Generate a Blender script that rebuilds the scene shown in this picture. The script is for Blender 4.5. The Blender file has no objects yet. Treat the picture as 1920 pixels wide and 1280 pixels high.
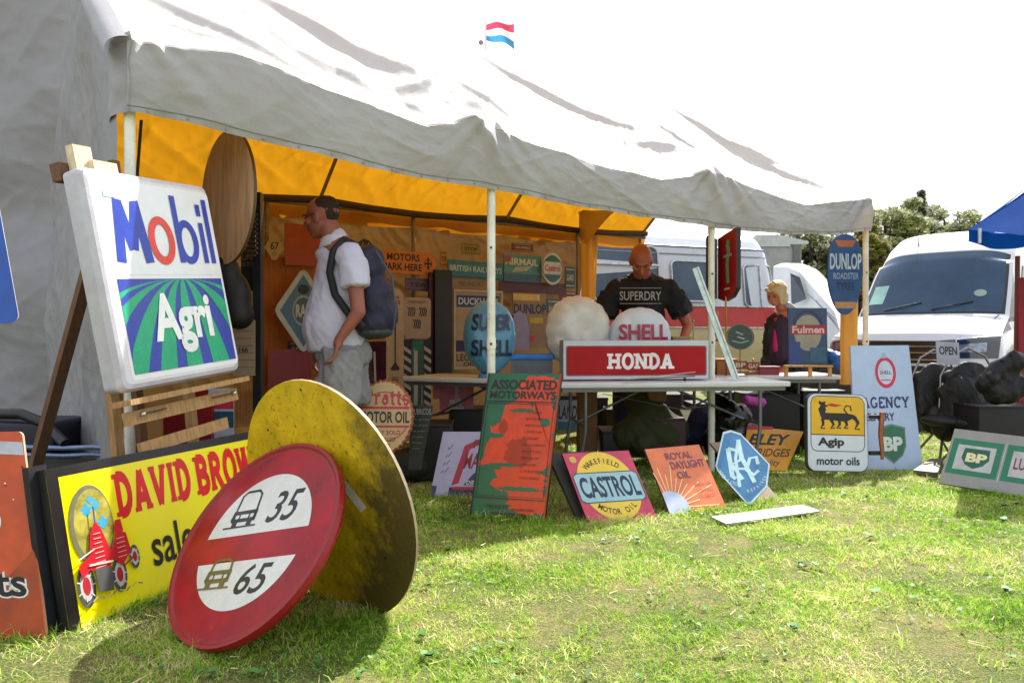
import bpy, bmesh, math, random
import numpy as np
from mathutils import Vector, Matrix, noise
random.seed(7); np.random.seed(7)
SC = bpy.context.scene
COL = SC.collection
R = math.radians
V = Vector
# ---------------------------------------------------------------- camera, sky, sun, exposure
F, CX, HY, CH = 1500.0, 960.0, 630.0, 1.08      # focal length in photo pixels, centre, horizon row, eye height
cam = bpy.data.objects.new('camera', bpy.data.cameras.new('camera'))
COL.objects.link(cam)
cam.location = (0, 0, CH); cam.rotation_euler = (R(90), 0, 0)
cam.data.sensor_width = 36; cam.data.lens = 36*F/1920; cam.data.shift_y = -10/1920
cam.data.clip_start = 0.1; cam.data.clip_end = 2000
SC.camera = cam
SUN_EL, SUN_AZ = 47.0, 32.0
w = bpy.data.worlds.new("World"); SC.world = w; w.use_nodes = True
nt = w.node_tree; nt.nodes.clear()
sky = nt.nodes.new('ShaderNodeTexSky'); sky.sky_type = 'NISHITA'; sky.sun_disc = False
sky.sun_elevation = R(SUN_EL); sky.sun_rotation = R(SUN_AZ)
sky.air_density = 1.0; sky.dust_density = 4.0; sky.ozone_density = 1.0
hz = nt.nodes.new('ShaderNodeMixRGB'); hz.inputs[0].default_value = .62; hz.inputs[2].default_value = (10.5, 10.6, 10.8, 1)
bg = nt.nodes.new('ShaderNodeBackground'); bg.inputs[1].default_value = 0.074
wo = nt.nodes.new('ShaderNodeOutputWorld')
nt.links.new(sky.outputs[0], hz.inputs[1]); nt.links.new(hz.outputs[0], bg.inputs[0]); nt.links.new(bg.outputs[0], wo.inputs[0])
sd = bpy.data.lights.new('sun', 'SUN'); sd.energy = 5.0; sd.angle = R(0.5); sd.color = (1, .94, .85)
so = bpy.data.objects.new('sun', sd); COL.objects.link(so)
tosun = V((math.sin(R(SUN_AZ))*math.cos(R(SUN_EL)), math.cos(R(SUN_AZ))*math.cos(R(SUN_EL)), math.sin(R(SUN_EL))))
so.rotation_euler = tosun.to_track_quat('Z', 'Y').to_euler(); so.location = (0, 0, 20)
SC.view_settings.view_transform = 'Standard'; SC.view_settings.look = 'None'
SC.view_settings.exposure = 1.22; SC.view_settings.gamma = 1
SC.render.engine = 'CYCLES'
SC.cycles.max_bounces = 7; SC.cycles.diffuse_bounces = 5; SC.cycles.transparent_max_bounces = 12

# ---------------------------------------------------------------- helpers
def P(px, py, Z): return V(((px-CX)/F*Z, Z, CH+(HY-py)/F*Z))
def G(px, py, z=0.0):
    Z = (CH-z)*F/(py-HY); return P(px, py, Z)
def lin(h):
    h = h.lstrip('#'); c = [int(h[i:i+2], 16)/255 for i in (0, 2, 4)]
    return tuple(((x+.055)/1.055)**2.4 if x > .04045 else x/12.92 for x in c)
_m = {}
def mt(h, rough=.5, metal=0, var=.18, scale=9, wear=0, wc='6b4a2c', bump=.0, bscale=60, spec=.5, trans=0, coat=0):
    key = (h, rough, metal, var, scale, wear, wc, bump, bscale, spec, trans, coat)
    if key in _m: return _m[key]
    m = bpy.data.materials.new('paint_'+h); m.use_nodes = True; n = m.node_tree; b = n.nodes['Principled BSDF']
    c = lin(h); m.diffuse_color = (*c, 1)
    tc = n.nodes.new('ShaderNodeTexCoord'); no = n.nodes.new('ShaderNodeTexNoise')
    no.inputs['Scale'].default_value = scale; no.inputs['Detail'].default_value = 6; no.inputs['Roughness'].default_value = .65
    n.links.new(tc.outputs['Object'], no.inputs['Vector'])
    cr = n.nodes.new('ShaderNodeValToRGB'); cr.color_ramp.elements[0].position = .32; cr.color_ramp.elements[1].position = .62
    lo = tuple(x*(1-var) for x in c); hi = tuple(min(1, x*(1+var*.5)) for x in c)
    cr.color_ramp.elements[0].color = (*lo, 1); cr.color_ramp.elements[1].color = (*hi, 1)
    n.links.new(no.outputs[0], cr.inputs[0]); out = cr.outputs[0]
    if wear:
        n2 = n.nodes.new('ShaderNodeTexNoise'); n2.inputs['Scale'].default_value = scale*2.3; n2.inputs['Detail'].default_value = 9; n2.inputs['Roughness'].default_value = .75
        n.links.new(tc.outputs['Object'], n2.inputs['Vector'])
        r2 = n.nodes.new('ShaderNodeValToRGB'); r2.color_ramp.elements[0].position = .66-wear*.3; r2.color_ramp.elements[1].position = .74-wear*.3
        n.links.new(n2.outputs[0], r2.inputs[0]); mx = n.nodes.new('ShaderNodeMixRGB')
        mx.inputs[2].default_value = (*lin(wc), 1); n.links.new(r2.outputs[0], mx.inputs[0]); n.links.new(out, mx.inputs[1]); out = mx.outputs[0]
    n.links.new(out, b.inputs['Base Color'])
    b.inputs['Metallic'].default_value = metal; b.inputs['Specular IOR Level'].default_value = spec
    if coat: b.inputs['Coat Weight'].default_value = coat
    rr = n.nodes.new('ShaderNodeMapRange'); rr.inputs[3].default_value = max(.03, rough-.12); rr.inputs[4].default_value = min(1, rough+.15)
    n.links.new(no.outputs[0], rr.inputs[0]); n.links.new(rr.outputs[0], b.inputs['Roughness'])
    if bump:
        n3 = n.nodes.new('ShaderNodeTexNoise'); n3.inputs['Scale'].default_value = bscale; n3.inputs['Detail'].default_value = 5
        n.links.new(tc.outputs['Object'], n3.inputs['Vector']); bp = n.nodes.new('ShaderNodeBump'); bp.inputs['Strength'].default_value = bump; bp.inputs['Distance'].default_value = .02
        n.links.new(n3.outputs[0], bp.inputs['Height']); n.links.new(bp.outputs[0], b.inputs['Normal'])
    if trans:
        b.inputs['Transmission Weight'].default_value = trans; b.inputs['IOR'].default_value = 1.1
    _m[key] = m; return m
def wood(h='a08457', sc=3.0):
    key = ('wood', h, sc)
    if key in _m: return _m[key]
    m = mt(h, .7, var=.35, scale=sc*4, bump=.3, bscale=90).copy(); _m[key] = m
    n = m.node_tree; tc = [x for x in n.nodes if x.type == 'TEX_COORD'][0]
    mp = n.nodes.new('ShaderNodeMapping'); mp.inputs['Scale'].default_value = (6, 6, .7)
    n.links.new(tc.outputs['Object'], mp.inputs[0])
    for x in n.nodes:
        if x.type == 'TEX_NOISE': n.links.new(mp.outputs[0], x.inputs['Vector'])
    return m
def glass(h='33505e', rough=.06, spec=.5):
    key = ('glass', h)
    if key in _m: return _m[key]
    m = mt(h, rough, var=.25, scale=1.7, spec=spec).copy(); _m[key] = m; return m

def tag(o, label=None, cat=None, group=None, kind=None):
    if label: o['label'] = label
    if cat: o['category'] = cat
    if group: o['group'] = group
    if kind: o['kind'] = kind
    return o
def empty(name, loc, label, cat, group=None):
    o = bpy.data.objects.new(name, None); COL.objects.link(o); o.location = loc; o.empty_display_size = .1
    return tag(o, label, cat, group)
def copy_tree(o, parent=None):
    c = o.copy(); COL.objects.link(c); c.parent = parent
    for ch in list(o.children): copy_tree(ch, c)
    return c
class MB:
    """collects faces in world space; build() links them as one mesh object"""
    def __init__(s): s.v = []; s.f = []; s.m = []; s.mats = []; s.smooth = []
    def mi(s, m):
        if m not in s.mats: s.mats.append(m)
        return s.mats.index(m)
    def add(s, vs, fs, m, smooth=False):
        k = len(s.v); i = s.mi(m); s.v += [tuple(x) for x in vs]
        for f in fs: s.f.append(tuple(a+k for a in f)); s.m.append(i); s.smooth.append(smooth)
        return s
    def box(s, c, ex, ey, ez, m, bev=0):
        """c centre, ex/ey/ez half extents as vectors or floats"""
        c = V(c)
        ex = ex if isinstance(ex, Vector) else V((ex, 0, 0)); ey = ey if isinstance(ey, Vector) else V((0, ey, 0)); ez = ez if isinstance(ez, Vector) else V((0, 0, ez))
        if not bev:
            vs = [c+ex*a+ey*b+ez*d for a in (-1, 1) for b in (-1, 1) for d in (-1, 1)]
            return s.add(vs, [(0, 1, 3, 2), (4, 6, 7, 5), (0, 4, 5, 1), (2, 3, 7, 6), (0, 2, 6, 4), (1, 5, 7, 3)], m)
        bm = bmesh.new(); bmesh.ops.create_cube(bm, size=2)
        M = Matrix((( ex.x, ey.x, ez.x, c.x), (ex.y, ey.y, ez.y, c.y), (ex.z, ey.z, ez.z, c.z), (0, 0, 0, 1)))
        bm.transform(M); bmesh.ops.bevel(bm, geom=bm.edges[:], offset=bev, segments=3, affect='EDGES', profile=.6)
        bm.verts.ensure_lookup_table(); s.add([v.co for v in bm.verts], [[v.index for v in f.verts] for f in bm.faces], m, True); bm.free(); return s
    def bar(s, a, b, wd, th, m, up=V((0, 0, 1))):
        a = V(a); b = V(b); d = (b-a); L = d.length; d.normalize(); x = d.cross(up)
        if x.length < 1e-4: x = d.cross(V((0, 1, 0)))
        x.normalize(); y = x.cross(d)
        return s.box((a+b)/2, x*wd/2, y*th/2, d*L/2, m)
    def tube(s, pts, r, m, n=10, caps=True):
        pts = [V(p) for p in pts]; N = len(pts); rs = r if isinstance(r, (list, tuple)) else [r]*N
        vs = []; up = None
        for i, p in enumerate(pts):
            d = (pts[min(i+1, N-1)]-pts[max(i-1, 0)]).normalized()
            if up is None: up = d.orthogonal().normalized()
            up = (up-d*up.dot(d)).normalized(); q = d.cross(up)
            for k in range(n):
                a = 2*math.pi*k/n; vs.append(p+(up*math.cos(a)+q*math.sin(a))*rs[i])
        fs = [(i*n+k, i*n+(k+1) % n, (i+1)*n+(k+1) % n, (i+1)*n+k) for i in range(N-1) for k in range(n)]
        s.add(vs, fs, m, True)
        if caps: s.add(vs[:n][::-1]+vs[-n:], [tuple(range(n)), tuple(range(n, 2*n))], m)
        return s
    def ell(s, c, r, m, nu=16, nv=10, rot=None):
        r = r if hasattr(r, '__len__') else (r, r, r); vs = []; c = V(c)
        for j in range(nv+1):
            t = math.pi*j/nv
            for i in range(nu):
                a = 2*math.pi*i/nu; q = V((r[0]*math.sin(t)*math.cos(a), r[1]*math.sin(t)*math.sin(a), r[2]*math.cos(t)))
                vs.append(c+(rot @ q if rot else q))
        return s.add(vs, [(j*nu+i, (j+1)*nu+i, (j+1)*nu+(i+1) % nu, j*nu+(i+1) % nu) for j in range(nv) for i in range(nu)], m, True)
    def grid(s, fn, nu, nv, m, smooth=True, flip=False):
        vs = [fn(i/nu, j/nv) for j in range(nv+1) for i in range(nu+1)]
        fs = [(j*(nu+1)+i, j*(nu+1)+i+1, (j+1)*(nu+1)+i+1, (j+1)*(nu+1)+i) for j in range(nv) for i in range(nu)]
        if flip: fs = [f[::-1] for f in fs]
        return s.add(vs, fs, m, smooth)
    def prism(s, pts, off, m, m2=None):
        n = len(pts); pts = [V(p) for p in pts]; q = [p+off for p in pts]
        s.add(pts+q, [tuple(range(n-1, -1, -1)), tuple(range(n, 2*n))], m)
        s.add(pts+q, [(i, (i+1) % n, n+(i+1) % n, n+i) for i in range(n)], m2 or m); return s
    def build(s, name, parent=None, origin=None, label=None, cat=None, group=None, kind=None):
        o0 = V(parent_world(parent)) if parent else V(origin or (0, 0, 0))
        me = bpy.data.meshes.new(name); me.from_pydata([(V(v)-o0)[:] for v in s.v], [], s.f)
        for m in s.mats: me.materials.append(m)
        me.polygons.foreach_set('material_index', s.m); me.polygons.foreach_set('use_smooth', s.smooth); me.update()
        o = bpy.data.objects.new(name, me); COL.objects.link(o)
        if parent: o.parent = parent
        else: o.location = o0
        return tag(o, label, cat, group, kind)
def parent_world(p):
    l = V(p.location); q = p.parent
    while q: l = l+V(q.location); q = q.parent
    return l
# blob: one continuous skin voxel-remeshed from tapered limbs
def blob(name, prims, m, parent, vox=.012, smooth=3, label=None, fold=None):
    b = MB()
    for p in prims:
        if p[0] == 'c':
            _, a, c, r1, r2 = p[:5]; a = V(a); c = V(c); n = 7; d = c-a
            pts = [a+d*i/n for i in range(n+1)]; rs = [r1+(r2-r1)*i/n for i in range(n+1)]
            b.tube(pts, rs, m, 14); b.ell(a, r1, m); b.ell(c, r2, m)
        elif p[0] == 'k':     # flat-ended tube through points
            b.tube(p[1], p[2], m, 18)
        else: b.ell(p[1], p[2], m, 20, 14, p[3] if len(p) > 3 else None)
    o0 = parent_world(parent); me = bpy.data.meshes.new('t'); me.from_pydata([(V(v)-o0)[:] for v in b.v], [], b.f)
    o = bpy.data.objects.new('t', me); COL.objects.link(o)
    md = o.modifiers.new('r', 'REMESH'); md.mode = 'VOXEL'; md.voxel_size = vox; md.use_smooth_shade = True
    if smooth:
        ms = o.modifiers.new('s', 'SMOOTH'); ms.iterations = smooth; ms.factor = .5
    dg = bpy.context.evaluated_depsgraph_get(); dg.update()
    m2 = bpy.data.meshes.new_from_object(o.evaluated_get(dg)); m2.name = name; m2.materials.clear(); m2.materials.append(m)
    m2.polygons.foreach_set('use_smooth', [True]*len(m2.polygons))
    if fold:
        amp, sc = fold[:2]; st = V(fold[2]) if len(fold) > 2 else V((1, 1, .55)); N_ = [v.normal.copy() for v in m2.vertices]
        for v, n_ in zip(m2.vertices, N_):
            q = V((v.co.x*st.x, v.co.y*st.y, v.co.z*st.z))*sc
            r_ = max(0, 1-abs(noise.noise(q))*3.2)**1.5*.8+max(0, 1-abs(noise.noise(q*1.9+V((5, 2, 1))+V((v.co.z, 0, v.co.x))*sc))*3)**1.5*.45
            v.co += n_*amp*(r_-.35)
    bpy.data.objects.remove(o); bpy.data.meshes.remove(me)
    q = bpy.data.objects.new(name, m2); COL.objects.link(q); q.parent = parent
    if label: q['label'] = label
    return q
# ---------------------------------------------------------------- text
_t = {}
def tmesh(s, bold=0.0, shear=0.0):
    k = (s, bold, shear)
    if k in _t: return _t[k]
    c = bpy.data.curves.new('t', 'FONT'); c.body = s; c.offset = bold; c.shear = shear; c.resolution_u = 3; c.fill_mode = 'FRONT'; c.dimensions = '2D'
    o = bpy.data.objects.new('t', c); COL.objects.link(o); dg = bpy.context.evaluated_depsgraph_get(); dg.update()
    me = bpy.data.meshes.new_from_object(o.evaluated_get(dg))
    vs = [(v.co.x, v.co.y) for v in me.vertices]; fs = [tuple(p.vertices) for p in me.polygons]
    bpy.data.objects.remove(o); bpy.data.curves.remove(c); bpy.data.meshes.remove(me)
    _t[k] = (vs, fs); return _t[k]
def arc(cx, cy, rx, ry, a0, a1, n=10): return [(cx+rx*math.cos(R(a0+(a1-a0)*i/n)), cy+ry*math.sin(R(a0+(a1-a0)*i/n))) for i in range(n+1)]
def strip(pts, wd, asp=1.0):
    """ribbon polygon quads of a polyline; asp scales x so width is even in real units"""
    q = [(x*asp, y) for x, y in pts]; n = len(q); L = []; Rr = []
    ws = wd if isinstance(wd, (list, tuple)) else [wd]*n
    for i in range(n):
        a = q[max(i-1, 0)]; b = q[min(i+1, n-1)]; dx, dy = b[0]-a[0], b[1]-a[1]; l = math.hypot(dx, dy) or 1
        nx, ny = -dy/l*ws[i]/2, dx/l*ws[i]/2; L.append(((q[i][0]+nx)/asp, q[i][1]+ny)); Rr.append(((q[i][0]-nx)/asp, q[i][1]-ny))
    return L+Rr, [(i+1, i, n+i, n+i+1) for i in range(n-1)]
SL = {  # slab-serif stroke glyphs: (advance, strokes, serifs[(x,y)])
 'D': (.95, [[(.2, 0), (.2, 1)], [(.2, .93)]+arc(.35, .5, .42, .43, 90, -90)+[(.2, .07)]], []),
 'A': (1.0, [[(.18, .05), (.48, .97)], [(.82, .05), (.5, .97)], [(.3, .32), (.7, .32)]], [(.18, 0), (.82, 0)]),
 'V': (1.0, [[(.18, .95), (.48, .03)], [(.82, .95), (.5, .03)]], [(.18, 1), (.82, 1)]),
 'I': (.55, [[(.27, 0), (.27, 1)]], [(.27, 0), (.27, 1)]),
 'B': (.9, [[(.2, 0), (.2, 1)], [(.2, .93)]+arc(.42, .73, .25, .2, 90, -90)+[(.2, .53)], [(.2, .53)]+arc(.45, .29, .29, .22, 90, -90)+[(.2, .07)]], []),
 'R': (.95, [[(.2, 0), (.2, 1)], [(.2, .93)]+arc(.42, .72, .26, .21, 90, -90)+[(.2, .51)], [(.45, .5), (.76, .06)]], [(.2, 0), (.78, 0)]),
 'O': (1.0, [arc(.5, .5, .35, .44, 90, 450, 24)], []),
 'W': (1.3, [[(.15, .95), (.38, .05)], [(.4, .05), (.63, .9)], [(.63, .9), (.88, .05)], [(.88, .05), (1.13, .95)]], [(.15, 1), (.63, 1), (1.13, 1)]),
 'N': (1.05, [[(.2, 0), (.2, 1)], [(.2, .97), (.82, .03)], [(.82, 0), (.82, 1)]], [(.2, 0), (.15, 1), (.82, 1)]),
 'H': (1.05, [[(.2, 0), (.2, 1)], [(.2, .5), (.82, .5)], [(.82, 0), (.82, 1)]], [(.2, 0), (.2, 1), (.82, 0), (.82, 1)]),
 'G': (1.0, [arc(.5, .5, .35, .44, 40, 320, 20), [(.8, .05), (.8, .42)]], [(.78, .42)]),
 'E': (.85, [[(.2, 0), (.2, 1)], [(.2, .94), (.7, .94)], [(.2, .5), (.55, .5)], [(.2, .06), (.72, .06)], [(.7, .75), (.7, 1)], [(.72, 0), (.72, .25)]], []),
 'C': (.95, [arc(.5, .5, .35, .44, 45, 315, 20), [(.78, .7), (.78, 1)]], []),
 'Y': (1.0, [[(.18, .95), (.5, .48)], [(.82, .95), (.5, .48)], [(.5, .5), (.5, 0)]], [(.18, 1), (.82, 1), (.5, 0)]),
 'P': (.88, [[(.2, 0), (.2, 1)], [(.2, .93)]+arc(.42, .71, .27, .22, 90, -90)+[(.2, .49)]], [(.2, 0)]),
 'r': (.62, [[(.2, 0), (.2, .66)], [(.2, .45)]+arc(.42, .46, .2, .17, 150, 50)], [(.2, 0), (.16, .66)]),
 'a': (.75, [arc(.36, .24, .2, .19, 0, 360, 16), [(.56, .05), (.56, .5)]+arc(.38, .48, .18, .14, 0, 150)], []),
 't': (.55, [[(.25, .9), (.25, .15)]+arc(.4, .16, .15, .13, 180, 300), [(.05, .62), (.5, .62)]], []),
 's': (.65, [arc(.33, .48, .2, .15, 50, 250)+arc(.33, .18, .2, .16, 90, -140)], []), ' ': (.45, [], [])}
# ---------------------------------------------------------------- flat signs
def rrect(r, asp=1.0, n=5):
    """rounded rectangle outline in unit square; r = radius as a fraction of the width; asp = W/H"""
    ry = r*asp; o = []
    for cx, cy, a in ((1-r, ry, -90), (1-r, 1-ry, 0), (r, 1-ry, 90), (r, ry, 180)): o += arc(cx, cy, r, ry, a, a+90, n)
    return o
CIRC = arc(.5, .5, .5, .5, 0, 360, 56)[:-1]
SQ = [(0, 0), (1, 0), (1, 1), (0, 1)]
def quad(bl, br, tl, Zb=None, Zr=None, Zt=None, z0=0.0, dmax=.6):
    a = G(*bl, z0) if Zb is None else P(*bl, Zb)
    b = G(*br, z0) if Zr is None else P(*br, Zr)
    w_ = b-a; d = V(((tl[0]-CX)/F, 1, (HY-tl[1])/F)); c = V((0, 0, CH))
    if Zt is None:
        lam = (a-c).dot(w_)/d.dot(w_); hh = (bl[1]-tl[1])/F*a.y
        lam = min(max(lam, a.y-.02), a.y+dmax*hh)
    else: lam = Zt
    return a, w_, c+d*lam-a
class Panel:
    def __init__(s, name, label, cat, q, th=.01, face=None, edge=None, outline=SQ, group=None, profile=None, parts=True, bodyname='panel'):
        s.name, s.label, s.cat, s.group, s.parts, s.bn = name, label, cat, group, parts, bodyname
        s.bl, s.w, s.h = q; s.W, s.H = s.w.length, s.h.length; s.asp = s.W/s.H
        s.n = s.w.cross(s.h).normalized(); s.d = .0003; s.b = {}; s.th = th; face = face or mt('e8e8e8'); edge = edge or face
        mb = s.get(bodyname); prof = profile or [(0, -th), (0, 0)]; loops = []
        for ins, dep in prof:
            fx, fy = 1-2*ins/s.W, 1-2*ins/s.H; loops.append([s.p(.5+(x-.5)*fx, .5+(y-.5)*fy, dep) for x, y in outline])
        n = len(outline)
        for a, b in zip(loops, loops[1:]): mb.add(a+b, [(i, (i+1) % n, n+(i+1) % n, n+i) for i in range(n)], edge)
        mb.add(loops[0], [tuple(range(n-1, -1, -1))], edge); mb.add(loops[-1], [tuple(range(n))], face)
        s.d += prof[-1][1]
    def get(s, part):
        if not s.parts: part = s.bn
        if part not in s.b: s.b[part] = MB()
        return s.b[part]
    def p(s, x, y, d): return s.bl+s.w*x+s.h*y+s.n*d
    def nxt(s, k=.0002): s.d += k; return s.d
    def raw(s, vs, fs, m, part=None):
        d = s.nxt(); s.get(part or s.bn).add([s.p(x, y, d) for x, y in vs], fs, m); return s
    def poly(s, pts, m, part=None): return s.raw(pts, [tuple(range(len(pts)))], m, part)
    def rect(s, x0, y0, x1, y1, m, part=None): return s.poly([(x0, y0), (x1, y0), (x1, y1), (x0, y1)], m, part)
    def rr(s, x0, y0, x1, y1, r, m, part=None):
        a = (x1-x0)*s.asp/(y1-y0); return s.poly([(x0+(x1-x0)*x, y0+(y1-y0)*y) for x, y in rrect(r, a)], m, part)
    def ell(s, cx, cy, rx, m, ry=None, part=None): return s.poly(arc(cx, cy, rx, ry or rx*s.asp, 0, 360, 40)[:-1], m, part)
    def ring(s, cx, cy, rx, wd, m, ry=None, part=None, a0=0, a1=360):
        ry = ry or rx*s.asp; n = 44; o = arc(cx, cy, rx, ry, a0, a1, n); i = arc(cx, cy, rx-wd, ry-wd*s.asp, a0, a1, n)
        return s.raw(o+i, [(k, k+1, n+2+k, n+1+k) for k in range(n)], m, part)
    def line(s, pts, wd, m, part=None):
        v, f = strip(pts, wd, s.asp); return s.raw(v, f, m, part)
    def frame(s, wx, m, up=.012, part='frame'):
        wy = wx*s.asp; mb = s.get(part); c = s.n*up
        for x0, y0, x1, y1 in ((0, 0, 1, wy), (0, 1-wy, 1, 1), (0, wy, wx, 1-wy), (1-wx, wy, 1, 1-wy)):
            pts = [s.p(a, b, -s.th-.002) for a, b in ((x0, y0), (x1, y0), (x1, y1), (x0, y1))]
            mb.prism([p for p in pts], s.n*(s.th+up), m)
        return s
    def text(s, t, x0, y0, x1, y1, m, bold=.0, shear=0, part='lettering'):
        vs, fs = tmesh(t, bold, shear)
        if not vs: return s
        ax, bx = min(v[0] for v in vs), max(v[0] for v in vs); ay, by = min(v[1] for v in vs), max(v[1] for v in vs)
        return s.raw([(x0+(x-ax)/(bx-ax)*(x1-x0), y0+(y-ay)/(by-ay)*(y1-y0)) for x, y in vs], fs, m, part)
    def slab(s, t, x0, y0, x1, y1, m, wd=.2, part='lettering', sw=.36, sh=.11):
        tot = sum(SL[c][0] for c in t); k = (x1-x0)/tot; x = x0; hh = y1-y0
        for c in t:
            ad, st, se = SL[c]
            for q in st:
                pts = [(x+a*k, y0+b*hh) for a, b in q]
                # widths measured in y units; glyph stroke horizontal weight set by k
                v, f = strip([(px_/(k), py_/hh) for px_, py_ in pts], wd, 1.0)
                s.d += .00004; s.get(part).add([s.p(a*k, b*hh, s.d) for a, b in v], f, m)
            bars = list(se)
            if c in 'DB': bars += [(.13, 0), (.13, 1)]
            if c == 'P': bars += [(.13, 1)]
            if c == 'E': bars += []
            for a, b in bars:
                yy = y0+hh*(0 if b == 0 else b-sh if b > .5 else b-sh/2); s.d += .00004
                mb = s.get(part); xa, xb = x+(a-sw/2)*k, x+(a+sw/2)*k
                mb.add([s.p(xa, yy, s.d), s.p(xb, yy, s.d), s.p(xb, yy+sh*hh, s.d), s.p(xa, yy+sh*hh, s.d)], [(0, 1, 2, 3)], m)
            x += ad*k
        s.d += .0002; return s
    def arct(s, t, cx, cy, rx, a0, a1, size, m, bold=.02, inward=False, wide=.75, part='lettering'):
        """characters along an arc (degrees); inward: bottoms point away from the centre"""
        n = len(t); d = s.nxt(); mb = s.get(part)
        for i, c in enumerate(t):
            if c == ' ': continue
            vs, fs = tmesh(c, bold)
            ax, bx = min(v[0] for v in vs), max(v[0] for v in vs)
            a = R(a0+(a1-a0)*(i/(n-1) if n > 1 else .5)); r = rx; up = (math.cos(a), math.sin(a)) if not inward else (-math.cos(a), -math.sin(a)); rt = (up[1], -up[0])
            o = []
            for x, y in vs:
                lx = (x-(ax+bx)/2)*size*wide; ly = (y-.35)*size
                X = r*math.cos(a)+rt[0]*lx+up[0]*ly; Y = r*math.sin(a)+rt[1]*lx+up[1]*ly; o.append(s.p(cx+X, cy+Y*s.asp, d))
            mb.add(o, fs, m)
        return s
    def done(s):
        base = s.bl+s.w*.5
        if len(s.b) == 1:
            return s.b[s.bn].build(s.name, origin=base, label=s.label, cat=s.cat, group=s.group)
        e = empty(s.name, base, s.label, s.cat, s.group); s.root = e
        for k, mb in s.b.items(): mb.build(k, e)
        return e
# ================================================================ THE SETTING
def interp(tab, x):
    if x <= tab[0][0]: return tab[0][1]
    for a, b in zip(tab, tab[1:]):
        if x <= b[0]: return a[1]+(b[1]-a[1])*(x-a[0])/(b[0]-a[0])
    return tab[-1][1]
def ground_material():
    m = bpy.data.materials.new('turf'); m.use_nodes = True; n = m.node_tree; b = n.nodes['Principled BSDF']; L = n.links
    tc = n.nodes.new('ShaderNodeTexCoord')
    def ns(sc, det=6, ro=.6):
        x = n.nodes.new('ShaderNodeTexNoise'); x.inputs['Scale'].default_value = sc; x.inputs['Detail'].default_value = det; x.inputs['Roughness'].default_value = ro
        L.new(tc.outputs['Object'], x.inputs['Vector']); return x
    def ramp(src, st):
        r = n.nodes.new('ShaderNodeValToRGB'); e = r.color_ramp.elements; e[0].position, e[0].color = st[0][0], (*lin(st[0][1]), 1); e[1].position, e[1].color = st[-1][0], (*lin(st[-1][1]), 1)
        for p_, c in st[1:-1]: q = e.new(p_); q.color = (*lin(c), 1)
        L.new(src, r.inputs[0]); return r
    a = ramp(ns(130, 8, .75).outputs[0], [(.35, '1e260a'), (.5, '4c5c20'), (.66, 'a0a050')])
    s_ = ramp(ns(150, 8, .75).outputs[0], [(.35, '3c3418'), (.5, '857648'), (.66, 'c8b888')])
    k = n.nodes.new('ShaderNodeValToRGB'); k.color_ramp.elements[0].position = .46; k.color_ramp.elements[1].position = .62
    L.new(ns(1.6, 9, .8).outputs[0], k.inputs[0]); mx = n.nodes.new('ShaderNodeMixRGB')
    L.new(k.outputs[0], mx.inputs[0]); L.new(a.outputs[0], mx.inputs[1]); L.new(s_.outputs[0], mx.inputs[2]); L.new(mx.outputs[0], b.inputs['Base Color'])
    b.inputs['Roughness'].default_value = .95; bp = n.nodes.new('ShaderNodeBump'); bp.inputs['Strength'].default_value = .8; bp.inputs['Distance'].default_value = .03
    L.new(ns(70, 6, .7).outputs[0], bp.inputs['Height']); L.new(bp.outputs[0], b.inputs['Normal']); return m
g = MB()
def gh(x, y): return .012*noise.noise(V((x*.9, y*.9, 0)))
def gfn(u, v): x = -14+28*u; y = .3+16*v; return V((x, y, gh(x, y)-.006))
g.grid(gfn, 140, 90, ground_material())
gm = g.mats[0]
big = [(-900, -50), (900, -50), (900, 1400), (-900, 1400)]; inn = [(-14, .3), (14, .3), (14, 16.3), (-14, 16.3)]
g.add([V((x, y, -.006)) for x, y in big+inn], [(0, 1, 5, 4), (1, 2, 6, 5), (2, 3, 7, 6), (3, 0, 4, 7)], gm)
g.build('ground', kind='structure')
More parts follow.
